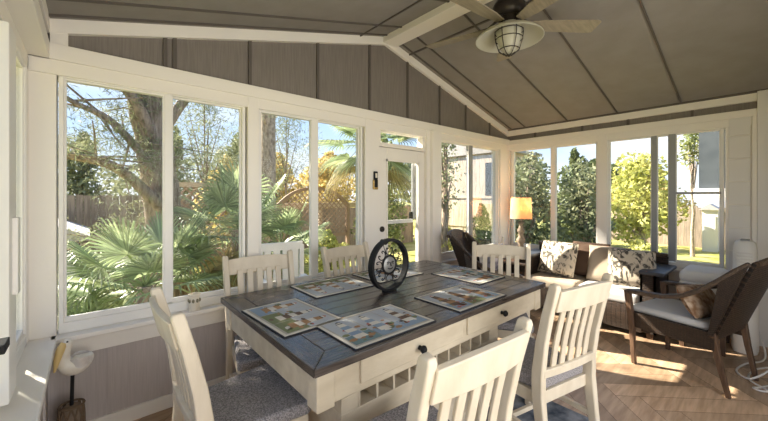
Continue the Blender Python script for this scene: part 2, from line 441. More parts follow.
ps.box(0, rx(2.66), -.02, T_, .6, ZH0); ps.box(rx(1.475), rx(1.364), -.022, T_, .6, ZH0)
ps.box(rx(.325), rx(.14), -.006, T_, .6, ZH0)
ps.build('post', M['trim'], WR, smooth=0, bevel=.004)
sd = B()
for k in range(7): sd.box(rx(.30), rx(.15), -.016, -.004, .66+k*.23, .66+k*.23+.222)
sd.build('siding_board', M['siding'], WR, smooth=0, bevel=.003)
BX(rx(.14), rx(.105), -.035, .05, .05, ZH0).build('corner_casing', M['trim'], WR, smooth=0, bevel=.004)
BX(rx(.105), LEN, -.05, T_, 0, ZE+.01).build('corner_post', M['siding'], WR, smooth=0, bevel=.004)
BX(0, rx(.105), -.075, T_, .605, ZS).build('sill', M['trim'], WR, smooth=0, bevel=.006)
BX(0, rx(.105), -.028, 0, .505, .605).build('apron', M['trim'], WR, smooth=0, bevel=.003)
BXR = BX(0, rx(.105), -.02, 0, 0, .088).build('baseboard_right', M['trim'], smooth=0, bevel=.003)
BXR.location = RW; BXR.rotation_euler = (0, 0, rad(RRZ)); struct(BXR, 'white baseboard along the far right wall', 'baseboard')

# --- left wall: header box flush at XL, windows recessed .1
LW = (XL, YF, 0); LRZ = 90
WL = wframe('wall_left', 'near left wall with a deep white sill and recessed windows', 'wall', LW, LRZ)
def ly(Y): return Y-YF
BX(0, LEN, .01, .23, 0, .60).build('knee_panel', M['knee'], WL, smooth=0)
km = B()
for Y in (2.45, 2.2, 1.95, 1.7, 1.4): km.box(ly(Y)-.012, ly(Y)+.012, .0, .012, .085, .5)
km.build('knee_batten', M['knee'], WL, smooth=0)
BX(0, LEN, -.0, .23, ZH0, ZH1).build('header', M['trim'], WL, smooth=0, bevel=.003)
BX(0, LEN, .012, .23, ZH1-.01, ZE+.02).build('strip_panel', M['gable'], WL, smooth=0)
BX(0, LEN, -.0, .03, 2.358, ZE+.01).build('eave_trim', M['trim'], WL, smooth=0, bevel=.003)
BX(0, LEN, .085, .23, ZG1+.006, ZH0).build('head_casing', M['trim'], WL, smooth=0, bevel=.003)
BX(0, LEN, -.03, .23, .60, ZS).build('sill', M['trim'], WL, smooth=0, bevel=.006)
BX(0, LEN, -.012, .01, .515, .60).build('apron', M['trim'], WL, smooth=0, bevel=.003)
ps = B()
ps.box(ly(2.66), ly(2.70), .085, .23, .6, ZH0); ps.box(0, .6, .085, .23, .6, ZH0)
ps.build('post', M['trim'], WL, smooth=0, bevel=.004)
BXL = BX(0, LEN, -.012, .01, 0, .088).build('baseboard_left', M['trim'], smooth=0, bevel=.003)
BXL.location = LW; BXL.rotation_euler = (0, 0, rad(LRZ)); struct(BXL, 'white baseboard below the left windows', 'baseboard')

# --- house wall behind us, with a wide opening added for the fill light
WF = sthing('wall_front', 'white house wall behind the dining table', 'wall')
hw = B()
ox0, ox1, oz = .0, 2.8, 2.15
hw.box(XL-.25, ox0, YF-.12, YF, 0, 2.5); hw.box(ox1, XR+.12, YF-.12, YF, 0, 2.5); hw.box(ox0, ox1, YF-.12, YF, oz, 2.5)
hw.prism([(XL-.2, 2.44), (XR+.1, 2.44), (XC, ZR+.05)], YF-.12, YF, 'y')
hw.build('siding', M['siding'], WF, smooth=0)

# ------------------------------------------------------------------ windows
def window(n, label, loc, rz, x0, x1, stiles, yoff=.03, frame=.022, z0=ZG0, z1=ZG1, midbar=None, sash_m='sash', track=True):
    """x0..x1 glass area; stiles = list of (a, b, material key)"""
    w = sthing('window_%d' % n, label, 'window', loc, rz)
    f = B(); t = frame; ya, yb = yoff-.028, yoff+.06
    f.box(x0-t, x1+t, ya, yb, z1, z1+t+.01); f.box(x0-t, x1+t, ya, yb, ZS, z0-.03)
    f.box(x0-t, x0, ya, yb, z0-.03, z1); f.box(x1, x1+t, ya, yb, z0-.03, z1)
    f.build('frame', M['sash'], w, smooth=0, bevel=.003)
    edges = [x0] + [q for s in stiles for q in s[:2]] + [x1]
    panes = [(edges[i], edges[i+1]) for i in range(0, len(edges), 2)]
    for i, (a, b) in enumerate(panes):
        yy = yoff + (.012 if i % 2 else -.006); s = .012
        q = B(); q.box(a, b, yy-.012, yy+.012, z1-s, z1); q.box(a, b, yy-.012, yy+.012, z0-.03, z0)
        q.box(a, a+s, yy-.012, yy+.012, z0, z1-s); q.box(b-s, b, yy-.012, yy+.012, z0, z1-s)
        q.build('sash', M[sash_m], w, smooth=0, bevel=.002)
        BX(a+s, b-s, yy-.002, yy+.002, z0, z1-s).build('pane', M['glass'], w, smooth=0)
    for a, b, mk in stiles:
        q = BX(a-.004, b+.004, yoff-.024, yoff+.03, z0-.02, z1).build('stile', M[mk], w, smooth=0, bevel=.003)
    if midbar:
        a, b, z = midbar; BX(a, b, yoff-.02, yoff+.02, z-.012, z+.012).build('mid_bar', M['greysash'], w, smooth=0)
    return w
window(1, 'first window of the long wall, showing the rough tree trunk', (0, YB, 0), 0, -.115, .893, [(.384, .424, 'sash')])
w2 = window(2, 'middle window of the long wall, left of the glazed door', (0, YB, 0), 0, 1.034, 2.040, [(1.500, 1.558, 'sash')])
window(3, 'window of the long wall between the glazed door and the far corner', (0, YB, 0), 0, 3.276, 4.606, [(3.888, 3.958, 'greysash')])
window(4, 'right wall window behind the table lamp', RW, RRZ, rx(2.627), rx(1.490), [(rx(2.052), rx(2.003), 'sash')])
window(5, 'right wall window above the loveseat with two grey sliding stiles', RW, RRZ, rx(1.350), rx(.357), [(rx(.924), rx(.884), 'greysash'), (rx(.771), rx(.717), 'greysash')],
       midbar=(rx(.717), rx(.357), 1.466))
w6 = window(6, 'left wall window seen edge-on at the left of the room', LW, LRZ, ly(.4), ly(2.62), [(ly(2.25), ly(2.30), 'sash'), (ly(1.4), ly(1.46), 'sash')], yoff=.115)
sl = B(); sl.box(ly(1.86), ly(2.02), .055, .10, .66, 2.08); sl.box(ly(1.93), ly(1.99), .04, .06, 1.05, 1.35)
sl.build('sliding_sash', M['sash'], w6, smooth=0, bevel=.004)
BX(ly(1.62), ly(1.71), .035, .07, .925, .955).build('latch', M['black'], w6, smooth=0, bevel=.003)
# transom over the door
w7 = sthing('window_7', 'low transom window above the glazed door', 'window', (0, YB, 0))
f = B(); f.box(2.262, 2.986, 0, .08, 1.955, 2.0); f.box(2.262, 2.30, 0, .08, 2.0, 2.13); f.box(2.945, 2.986, 0, .08, 2.0, 2.13)
f.build('frame', M['trim'], w7, smooth=0, bevel=.003)
BX(2.30, 2.945, .03, .034, 2.0, 2.13).build('pane', M['glass'], w7, smooth=0)
# glazed door
D = sthing('door_1', 'white full-glass door with brass-dark hardware in the long wall', 'door', (0, YB, 0))
f = B(); yy0, yy1 = .005, .05
f.box(2.276, 2.387, yy0, yy1, .01, 1.95); f.box(2.874, 2.980, yy0, yy1, .01, 1.95); f.box(2.387, 2.874, yy0, yy1, 1.815, 1.95); f.box(2.387, 2.874, yy0, yy1, .01, .30)
f.build('door_leaf', M['trim'], D, smooth=0, bevel=.004)
mo = B()
for a, b, c, d in ((2.375, 2.395, .29, 1.825), (2.866, 2.886, .29, 1.825)): mo.box(a, b, -.006, .008, c, d)
mo.box(2.375, 2.886, -.006, .008, 1.807, 1.827); mo.box(2.375, 2.886, -.006, .008, .285, .305)
mo.build('glass_bead', M['trim'], D, smooth=0)
BX(2.387, 2.874, .025, .03, .30, 1.815).build('pane', M['glass'], D, smooth=0)
BX(2.387, 2.874, .085, .11, 1.125, 1.165).build('storm_rail', M['sash'], D, smooth=0)
BX(2.855, 2.90, .075, .1, 1.165, 1.815).build('storm_stile', M['greysash'], D, smooth=0)
BX(2.80, 2.845, .06, .085, 1.17, 1.25).build('storm_latch', M['black'], D, smooth=0, bevel=.004)
kb = B().lathe([(0, 0), (.026, 0), (.026, .008), (.012, .014), (.012, .04), (.028, .05), (.03, .065), (.02, .078), (0, .08)], 14, T=RT((2.318, .005, .955), rx=90))
kb.build('door_knob', M['bronze'], D)
B().lathe([(0, 0), (.03, 0), (.03, .012), (.014, .016), (.014, .03), (0, .03)], 14, T=RT((2.318, .005, 1.085), rx=90)).build('deadbolt', M['bronze'], D)

# remote holder on the post
rm = thing('remote_control', 'small black fan remote in a holder on the white post left of the door', 'remote', (2.20, YB-.022, 1.50))
BX(-.03, .03, -.022, .0, 0, .10).build('holder', M['gold'], rm, smooth=0, bevel=.006)
BX(-.024, .024, -.026, -.004, .02, .185).build('handset', M['black'], rm, smooth=0, bevel=.008)
BX(-.012, .012, -.030, -.024, .12, .165).build('button_pad', M['ceram'], rm, smooth=0, bevel=.002)


# ------------------------------------------------------------------ dining table
TX0, TX1, TY0, TY1, TZ = .635, 2.602, 1.13, 2.342, .78
tb = thing('dining_table', 'cream dining table with a dark planked top, drawers and cubby base', 'table', ((TX0+TX1)/2, (TY0+TY1)/2, 0))
hx, hy = (TX1-TX0)/2, (TY1-TY0)/2
bw = .115
top = B()
n = 9; g = .0012
for k in range(n):                          # inner planks run lengthwise
    a = -hy+bw+k*(2*hy-2*bw)/n; b = a+(2*hy-2*bw)/n
    top.box(-hx+bw+g, hx-bw-g, a+g, b-g, TZ-.034, TZ)
for s in (-1, 1):                           # mitred long borders
    q = [(-hx, s*hy), (hx, s*hy), (hx-bw+g, s*(hy-bw+g)), (-hx+bw-g, s*(hy-bw+g))]
    if s > 0: q = q[::-1]
    top.prism(q, TZ-.034, TZ)
tp = top.build('tabletop', M['tabletop'], tb, smooth=0, bevel=.003)
for s in (-1, 1):
    q = [(s*hx, -hy+g*2), (s*hx, hy-g*2), (s*(hx-bw+g), hy-bw-g), (s*(hx-bw+g), -hy+bw+g)]
    if s < 0: q = q[::-1]
    B().prism(q, TZ-.034, TZ).build('tabletop_end', M['tabletop_y'], tb, smooth=0, bevel=.003)
ai = .035
ax, ay = hx-ai, hy-ai
A0, A1 = .598, TZ-.034
fr = B()
fr.box(-ax, ax, -ay, -ay+.03, A0, A1); fr.box(-ax, ax, ay-.03, ay, A0, A1)
fr.box(-ax, -ax+.03, -ay, ay, A0, A1); fr.box(ax-.03, ax, -ay, ay, A0, A1)
fr.build('apron', M['cream2'], tb, smooth=0, bevel=.003)
for sx in (-1, 1):
    for sy in (-1, 1):
        x0, x1 = sorted((sx*(ax+.008), sx*(ax-.075))); y0_, y1_ = sorted((sy*(ay+.008), sy*(ay-.075)))
        BX(x0, x1, y0_, y1_, A0-.012, A1).build('corner_block', M['cream2'], tb, smooth=0, bevel=.006)
for cx in (1.235, 2.005):                   # two drawers facing the near side
    q = B(); q.box(-.362, .362, -.012, .0, -.052, .052)
    d = q.build('drawer', M['cream2'], tb, smooth=0, bevel=.006, loc=(cx-(TX0+TX1)/2, -ay, .682))
    k = B().lathe([(0, 0), (.012, 0), (.009, .012), (.017, .02), (.02, .03), (.013, .04), (0, .042)], 14, T=RT((0, -.012, .0), rx=90)).build('knob', M['black'], d)
pd = B()
px0, px1, py0, py1 = .85-(TX0+TX1)/2, 2.16-(TX0+TX1)/2, 1.27-(TY0+TY1)/2, 1.92-(TY0+TY1)/2
zc0, zc1 = .45, .52
pd.box(px0, px1, py0, py1, .0045, zc0); pd.box(px0, px1, py0+.25, py1, zc0, A0+.02)
pd.box(px0, px1, py0, py0+.25, zc1, A0+.02)
np_ = 10
step = (px1-px0-.2)/np_
pd.box(px0, px0+.10, py0, py0+.25, zc0, zc1); pd.box(px1-.10, px1, py0, py0+.25, zc0, zc1)
for k in range(np_+1):
    x = px0+.10+k*step; pd.box(x-.007, x+.007, py0, py0+.25, zc0, zc1)
pd.build('cubby_base', M['cream2'], tb, smooth=0, bevel=.002)
BX(px0-.006, px1+.006, py0-.006, py1+.006, .0045, .09).build('plinth', M['cream2'], tb, smooth=0, bevel=.006)

# ------------------------------------------------------------------ dining chairs (front towards local +y)
def make_chair(label):
    t = thing('dining_chair', label, 'chair', group='dining chairs around the table')
    w0, w1 = .22, .255                     # half widths back, front
    q = B(); q.prism([(-w0+.025, -.20), (w0-.025, -.20), (w1, .22), (w1-.02, .245), (-w1+.02, .245), (-w1, .22)], .405, .465)
    q.build('seat', M['tweed'], t, bevel=.022, seg=4, smooth=60)
    q = B(); q.prism([(-w0+.01, -.205), (w0-.01, -.205), (w1-.015, .225), (-w1+.015, .225)], .335, .402)
    q.build('seat_frame', M['cream'], t, smooth=0, bevel=.004)
    for s in (-1, 1):
        q = B(); q.sweep([(s*.23, .20, 0), (s*.23, .20, .37)], [.036, .05], [.036, .05], up=(0, 1, 0)); q.build('leg', M['cream'], t, smooth=0, bevel=.004)
        # rear leg and back post in one curved piece
        pts = [(s*.222, -.265, 0), (s*.222, -.235, .2), (s*.222, -.212, .40), (s*.224, -.213, .52), (s*.228, -.236, .68), (s*.232, -.272, .84), (s*.235, -.312, .985), (s*.235, -.314, 1.0)]
        q = B(); q.sweep(pts, [.036, .038, .04, .04, .038, .038, .038, .03], [.044, .052, .062, .062, .056, .05, .046, .034], up=(0, 1, 0))
        q.build('rear_leg', M['cream'], t, smooth=50, bevel=.007, seg=3)
    def yb(z): 
        zz = [(.45, -.211), (.52, -.213), (.68, -.236), (.84, -.272), (1.0, -.312)]
        for (a, b), (c, d) in zip(zz, zz[1:]):
            if z <= c: return b+(d-b)*(z-a)/(c-a)
        return zz[-1][1]
    def rail(z0, z1, th, bow, crown=0):
        q = B(); n = 8; vs = []; 
        f = lambda u, v: ((2*u-1)*.22, yb(z0+(z1-z0)*v)-bow*(1-(2*u-1)**2)-th/2, z0+(z1-z0)*v+crown*(1-(2*u-1)**2)*v)
        q.grid(f, n, 3, thick=-th); return q
    rail(.862, .968, .024, .02, .012).build('top_rail', M['cream'], t, smooth=50, bevel=.004)
    rail(.502, .548, .022, .010).build('lower_rail', M['cream'], t, smooth=50, bevel=.004)
    for k in range(5):
        x = (k-2)*.073
        bow = lambda z: -.013-.006*(1-(x/.22)**2)
        pts = [(x*.94, yb(z)+bow(z), z) for z in (.525, .60, .66, .72, .78, .84, .89)]
        q = B(); q.sweep(pts, .040, .013, up=(0, 1, 0)); q.build('slat', M['cream'], t, smooth=60, bevel=.003)
    q = B()
    for s in (-1, 1): q.box(s*.215-.011, s*.215+.011, -.22, .18, .17, .20)
    q.box(-.21, .21, -.03, -.008, .172, .198); q.build('stretcher', M['cream'], t, smooth=0, bevel=.003)
    return t
ch = make_chair('cream slat-back dining chair at the left end of the table, side-on to us')
def put(o, x, y, rz, label=None):
    o.location = (x, y, .0045); o.rotation_euler = (0, 0, rad(rz))
    if label: o['label'] = label
    return o
put(ch, .55, 1.675, -90+1)
put(copy_tree(ch), .948, .905, -4.6, 'nearest cream slat-back dining chair, its back to us below the first drawer knob')
put(copy_tree(ch), 2.005, .955, -12, 'cream slat-back dining chair with its back to us near the table\'s right corner')
put(copy_tree(ch), .925, 2.235, 173, 'cream slat-back dining chair facing us on the window side, nearest the left windows')
put(copy_tree(ch), 1.745, 2.20, 184, 'cream slat-back dining chair facing us behind the black sun ornament')
put(copy_tree(ch), 2.575, 1.50, 118, 'cream slat-back dining chair at the far right end of the table, before the lamp')

# ------------------------------------------------------------------ placemats (quilted, with little lighthouses)
def placemat(label, x, y, rz, w=.50, d=.36, seed=1):
    r = random.Random(seed)
    keys = ['cream', 'border', 'pale', 'blue', 'teal', 'green', 'red', 'rust', 'brown', 'ink']
    K = {k: i for i, k in enumerate(keys)}
    b = B(); z = .0045
    b.box(-w/2, w/2, -d/2, d/2, 0, z, K['ink'])
    def poly(pts, z1, k): 
        b.prism(pts, z-.0005, z1, 'z', K[k])
    m = .006
    poly([(-w/2+m, -d/2+m), (w/2-m, -d/2+m), (w/2-m, d/2-m), (-w/2+m, d/2-m)], z+.0006, 'cream')
    m = .022
    poly([(-w/2+m, -d/2+m), (w/2-m, -d/2+m), (w/2-m, d/2-m), (-w/2+m, d/2-m)], z+.0012, 'border')
    pw_ = (w-.07)/3
    for k in range(3):
        cx = (k-1)*(pw_+.006); x0, x1, y0, y1 = cx-pw_/2, cx+pw_/2, -d/2+.034, d/2-.034
        poly([(x0, y0), (x1, y0), (x1, y1), (x0, y1)], z+.0018, 'pale')
        poly([(x0, y0), (x1, y0), (x1, y0+.10+r.uniform(-.02, .03)), (x0, y0+.08+r.uniform(-.02, .03))], z+.0022, r.choice(['green', 'teal', 'blue', 'teal']))
        for _ in range(17):                 # shrubs, rocks and roofs
            px, py, s = r.uniform(x0+.02, x1-.02), r.uniform(y0+.015, y0+.17), r.uniform(.008, .024)
            nn = r.randint(5, 7); a0 = r.random()*6
            poly([(px+s*(1+r.uniform(-.2, .3))*math.cos(a0+2*PI*q/nn), py+s*.7*math.sin(a0+2*PI*q/nn)) for q in range(nn)], z+.0026, r.choice(['green', 'red', 'rust', 'brown', 'green', 'cream', 'rust']))
        bx = cx+r.uniform(-.02, .02); tw = .034; h0, h1 = y0+.05, y1-.05
        ns = 5
        col = r.choice([('cream', 'brown'), ('cream', 'rust'), ('brown', 'rust'), ('cream', 'blue'), ('rust', 'cream')])
        for q in range(ns):                 # tapering striped tower
            t0, t1 = q/ns, (q+1)/ns; wa, wb = tw*(1-.45*t0), tw*(1-.45*t1)
            ya, yb_ = h0+(h1-h0)*t0, h0+(h1-h0)*t1
            poly([(bx-wa, ya), (bx+wa, ya), (bx+wb, yb_), (bx-wb, yb_)], z+.0032, col[q % 2])
        poly([(bx-.018, h1), (bx+.018, h1), (bx+.018, h1+.006), (bx-.018, h1+.006)], z+.0034, 'ink')
        poly([(bx-.01, h1+.006), (bx+.01, h1+.006), (bx+.01, h1+.02), (bx-.01, h1+.02)], z+.0034, 'cream')
        poly([(bx-.015, h1+.02), (bx+.015, h1+.02), (bx, h1+.034)], z+.0034, r.choice(['ink', 'red']))
    o = b.build('placemat', [pm[k] for k in keys], smooth=0)
    o.location = (x, y, TZ+.0005); o.rotation_euler = (0, 0, rad(rz))
    return tag(o, label, 'placemat', 'lighthouse placemats on the table')
placemat('quilted lighthouse placemat at the left end of the table before the side-on chair', .832, 1.735, -90+3, .51, .345, 3)
placemat('quilted lighthouse placemat at the near edge above the first drawer knob', 1.105, 1.335, 0, .52, .36, 11)
placemat('quilted lighthouse placemat on the window side, left of the black sun ornament', 1.325, 2.095, 180, .48, .38, 5)
placemat('quilted lighthouse placemat on the window side, just behind the black sun ornament', 1.88, 2.115, 180, .48, .37, 8)
placemat('dark-toned lighthouse placemat at the near edge above the second drawer knob', 1.815, 1.33, 0, .50, .36, 21)
placemat('sunlit lighthouse placemat at the far right end of the table', 2.34, 1.65, 90, .47, .36, 14)

# ------------------------------------------------------------------ sun ornament (ring with a sun face), facing the near long side
so = thing('sun_ornament', 'round black iron ring with a sun face standing on the table', 'ornament', (1.555, 1.735, TZ+.0005), 2)
Rr = .160; zc = .022+Rr
q = B()
prof = [(Rr+.014, -.022), (Rr+.014, .022), (Rr-.004, .022), (Rr-.004, -.022)]
nn = 48; vs = []
for k in range(nn):
    t = 2*PI*k/nn
    for r_, y_ in prof: vs.append((r_*math.cos(t), y_, zc+r_*1.03*math.sin(t)))
fs = []
for k in range(nn):
    for j in range(4): fs.append((4*k+j, 4*((k+1) % nn)+j, 4*((k+1) % nn)+(j+1) % 4, 4*k+(j+1) % 4))
q.add(vs, fs); q.build('ring', M['black'], so, smooth=40)
q = B().lathe([(0, 0), (.052, 0), (.052, .006), (.03, .012), (.02, .02), (0, .024)], 20); q.build('stand', M['black'], so)
q = B(); fr_ = .062
q.tube([(fr_*math.cos(2*PI*k/28), 0, zc+fr_*math.sin(2*PI*k/28)) for k in range(28)], .008, 8, closed=True)
q.build('face_ring', M['black'], so)
q = B(); q.lathe([(0, -.004), (.056, -.004), (.054, .004), (.03, .010), (0, .012)], 24, T=RT((0, 0, zc), rx=90))
face = q.build('face_disc', mat('pewter_face', (.36, .36, .35), .35, metal=.7), so)
q = B()
for s in (-1, 1):
    q.tube([(s*.010, -.011, zc+.016), (s*.020, -.013, zc+.022), (s*.032, -.011, zc+.018)], .0035, 6)
    q.tube([(s*.014, -.011, zc+.008), (s*.022, -.012, zc+.011), (s*.030, -.010, zc+.007)], .003, 6)
q.tube([(0, -.011, zc+.018), (0, -.017, zc-.004), (.006, -.013, zc-.007)], .004, 6)
q.tube([(-.022, -.009, zc-.02), (-.01, -.012, zc-.027), (.01, -.012, zc-.027), (.022, -.009, zc-.02)], .0035, 6)
q.build('face_features', M['black'], face)
for k in range(8):                          # pairs of curled rays
    a = 2*PI*(k+.5)/8; ray = B()
    for s in (-1, 1):
        pts = []
        for rr, off in ((fr_+.002, .020), (fr_+.018, .008), (fr_+.034, .007), (fr_+.048, .014), (fr_+.054, .023), (fr_+.047, .029), (fr_+.039, .025)):
            off *= s; pts.append((rr*math.cos(a)-off*math.sin(a), 0, zc+rr*math.sin(a)+off*math.cos(a)))
        ray.tube(spline(pts, 4), .0036, 6)
    if k % 2 == 0: ray.tube([(fr_*math.cos(a), 0, zc+fr_*math.sin(a)), (Rr*math.cos(a), 0, zc+Rr*1.02*math.sin(a))], .0022, 6)
    ray.build('sun_ray', M['black'], so)

# ------------------------------------------------------------------ little things on the sills
cd = thing('candle_holder', 'small white pierced candle holder on the window sill left of the table', 'candle holder', (.552, YB-.038, ZS))
B().lathe([(.038, 0), (.04, .006), (.034, .012), (.034, .10), (.041, .106), (.041, .115), (.034, .117), (.034, .105), (.028, .10), (.028, .012), (0, .01)], 8).build('body', M['ceram'], cd, smooth=0, bevel=.002)
B().lathe([(0, .012), (.022, .012), (.022, .075), (0, .078)], 14).build('candle', mat('amber_wax', (.50, .38, .22), .5), cd)
q = B()
for k in range(8):
    a = 2*PI*(k+.5)/8; q.ball((.033*math.cos(a), .033*math.sin(a), .07), (.009, .009, .014), 8, 6)
q.build('pierced_shape', mat('shadowed_olive', (.22, .20, .13), .6), cd)
bo = thing('bottle', 'slim cream bottle on the corner window sill behind the lamp', 'bottle', (4.66, YB-.045, ZS))
B().lathe([(0, 0), (.026, 0), (.030, .01), (.028, .09), (.014, .125), (.011, .17), (.015, .175), (.015, .19), (0, .192)], 16).build('body', M['ceram'], bo)
B().lathe([(.0305, .03), (.0305, .07), (.029, .07), (.029, .03)], 16).build('band', M['gold'], bo)

# pelican on a post
pe = thing('pelican_figure', 'painted wooden pelican standing on a wrapped post by the left corner', 'figurine', (-.075, 2.50, 0), 0)
q = B().lathe([(0, 0), (.075, 0), (.075, .012), (.055, .02), (.052, .20), (.045, .285), (.03, .30), (0, .30)], 18); q.build('post', M['pile'], pe)
q = B()
for k in range(10):
    for s in (-1, 1):
        pts = []
        for j in range(9):
            t = j/8; z = .02+.285*t; rr = .062-.012*t+.014*(1-t)**3; a = 2*PI*k/10+s*t*1.6; pts.append((rr*math.cos(a), rr*math.sin(a), z))
        q.tube(pts, .0045, 5)
for z, rr in ((.02, .08), (.3, .052)): q.tube([(rr*math.cos(2*PI*k/20), rr*math.sin(2*PI*k/20), z) for k in range(20)], .006, 6, closed=True)
q.build('net_wrap', M['cage'], pe)
B().tube([(0, 0, .29), (.004, 0, .47)], .0085, 8).build('leg', M['black'], pe)
# the body is one surface: tail, belly, raised chest, S neck, head
q = B()
q.tube([(.088, .014, .555), (.075, .012, .54), (.05, .008, .52), (.018, 0, .507), (-.015, -.002, .515), (-.035, -.004, .545), (-.03, -.004, .585), (-.018, -.004, .615), (-.012, -.006, .638), (-.018, -.010, .652), (-.030, -.014, .655)],
       [.008, .028, .046, .058, .052, .036, .024, .0195, .022, .024, .012], 14)
body = q.build('body', M['pelwhite'], pe, smooth=80)
sb = body.modifiers.new('smooth', 'SUBSURF'); sb.levels = 1; sb.render_levels = 1
q = B(); q.tube([(-.030, -.016, .650), (-.042, -.022, .620), (-.055, -.028, .570), (-.066, -.034, .51)], [.015, .019, .015, .004], 10)
q.build('beak', M['pelyellow'], pe, smooth=80)
for s in (-1, 1): B().ball((-.016, -.008+s*.0215, .656), .0048, 8, 6).build('eye', M['black'], pe)
q = B()
for s in (-1, 1):
    q.grid(lambda u, v: (.082-.09*u, s*(.012+.045*math.sin(PI*min(1, u*.85+.1))), .553+.012*math.sin(PI*u)-.055*v*math.sin(PI*(u*.8+.15))), 8, 5, thick=.004*s)
q.build('wing', mat('painted_wing', (.72, .69, .66), .5, col2=(.60, .54, .50), scale=30), pe, smooth=60)

# ------------------------------------------------------------------ ceiling fan
fx, fy = 2.355, 1.293
fan = thing('ceiling_fan', 'dark-motored ceiling fan with five oak blades and a caged light', 'ceiling fan', (fx, fy, 0))
B().lathe([(0, 3.06), (.07, 3.06), (.07, 3.02), (.03, 2.985), (0, 2.98)], 20).build('canopy', M['bronze'], fan)
B().tube([(0, 0, 3.0), (0, 0, 2.86)], .014, 10).build('downrod', M['bronze'], fan)
B().lathe([(0, 2.90), (.05, 2.90), (.10, 2.875), (.118, 2.84), (.118, 2.79), (.10, 2.765), (.075, 2.755), (.075, 2.715), (.085, 2.70), (0, 2.70)], 28).build('motor', M['bronze'], fan)
for k in range(5):
    a = -39+72*k
    T = RT((0, 0, 2.705), rz=a) @ RT(rx=-11)
    q = B(); q.prism([(.11, -.034), (.24, -.058), (.63, -.072), (.665, -.062), (.665, .055), (.63, .068), (.24, .056), (.11, .034)], -.004, .004, 'z', T=T)
    bl = q.build('blade', M['blade'], fan, smooth=0, bevel=.002)
    q = B(); q.sweep([(.06, 0, .06), (.10, 0, .045), (.15, 0, .012), (.28, 0, .009)], [.035, .03, .05, .05], .007, T=T); q.build('blade_iron', M['bronze'], bl, smooth=0)
q = B().lathe([(.06, 2.69), (.10, 2.685), (.20, 2.642), (.238, 2.608), (.240, 2.598), (.234, 2.598), (.195, 2.632), (.10, 2.673), (.06, 2.678)], 36)
q.build('light_dish', M['frost'], fan)
q = B().lathe([(0, 2.705), (.085, 2.705), (.088, 2.66), (.084, 2.60), (.062, 2.53), (.03, 2.50), (0, 2.495)], 24); q.build('light_shade', M['frost'], fan, smooth=60)
q = B()
for k in range(6):
    a = 2*PI*k/6
    q.tube([(r_*math.cos(a), r_*math.sin(a), z) for r_, z in ((.097, 2.705), (.10, 2.65), (.095, 2.595), (.072, 2.52), (.036, 2.487), (0, 2.48))], .0035, 6)
for r_, z in ((.1, 2.655), (.096, 2.60), (.073, 2.52)): q.tube([(r_*math.cos(2*PI*k/24), r_*math.sin(2*PI*k/24), z) for k in range(24)], .0035, 6, closed=True)
q.ball((0, 0, 2.477), .009, 8, 6)
q.build('wire_cage', M['bronze'], fan)

# ------------------------------------------------------------------ sofa along the right wall (front = local +y)
def soft(b, w, d, h, T, e=.0):
    pass
sf = thing('loveseat', 'dark wicker loveseat with pale grey seat cushions under the right windows', 'sofa', (4.46, 1.475, 0), 90)
W = .71                                     # half width
q = B()
q.grid(lambda u, v: ((2*u-1)*(W-.11), .235+.02*math.sin(PI*v), .06+.24*v), 40, 6, thick=.03)
for s in (-1, 1):
    q.grid(lambda u, v: (s*(W-.0), (-.33+.58*u)*1, .06+.585*v), 14, 10, thick=.02*s)
    q.grid(lambda u, v: (s*(W-.125), (-.33+.58*u)*1, .30+.345*v), 14, 6, thick=-.02*s)
    q.grid(lambda u, v: (s*(W-.125*u), .25, .06+.585*v), 4, 10, thick=.02*s)
q.grid(lambda u, v: ((2*u-1)*W, -.34-.02*v, .06+.70*v), 40, 12, thick=-.03)
q.build('wicker_body', M['wicker'], sf, smooth=40)
BX(-W+.02, W-.02, -.32, .22, .24, .295).build('seat_deck', M['wickers'], sf, smooth=0)
for s in (-1, 1):
    BX(s*(W-.03)-.105, s*(W-.03)+.105, -.35, .275, .645, .68).build('armrest', mat('dark_blue_grey_armrest', (.055, .06, .072), .42), sf, smooth=0, bevel=.012, seg=3)
BX(-W, W, -.385, -.325, .755, .80).build('back_rail', M['wickers'], sf, smooth=0, bevel=.015, seg=3)
for s in (-1, 1):
    for y in (-.32, .21): BX(s*(W-.05)-.025, s*(W-.05)+.025, y-.025, y+.025, 0, .08).build('leg', M['wood_leg'], sf, smooth=0)
for s in (-1, 1):
    q = B().box(s*.292-.288, s*.292+.288, -.30, .275, .30, .435); q.build('seat_cushion', M['seatblue'] if s < 0 else M['sand'], sf, smooth=60, bevel=.045, seg=5)
def cushion(name, label, cat, m, w, h, t, loc, rz, tilt, group=None, roll=0):
    q = B().pillow(w, h, t, T=RT(rx=90)); o = q.build(name, m, smooth=80, weld=True)
    o.location = loc; o.rotation_mode = 'XYZ'
    o.matrix_world = Matrix.Translation(loc) @ Matrix.Rotation(rad(rz), 4, 'Z') @ Matrix.Rotation(rad(tilt), 4, 'X') @ Matrix.Rotation(rad(roll), 4, 'Y')
    return tag(o, label, cat, group)
G = 'throw pillows on the loveseat'
cushion('throw_pillow', 'pale floral throw pillow at the left end of the loveseat', 'pillow', M['floral'], .46, .42, .15, (4.48, 1.80, .65), 83, 20, G)
cushion('throw_pillow', 'dark brown throw pillow between the floral and tan pillows', 'pillow', M['brown'], .42, .42, .14, (4.62, 1.48, .655), 88, 14, G)
cushion('throw_pillow', 'plain tan throw pillow in the middle of the loveseat', 'pillow', M['sand'], .42, .42, .14, (4.56, 1.265, .64), 95, 20, G)
cushion('throw_pillow', 'large floral lumbar pillow leaning at the right arm of the loveseat', 'pillow', M['floral'], .42, .40, .15, (4.375, 1.0, .665), 103, 22, G)

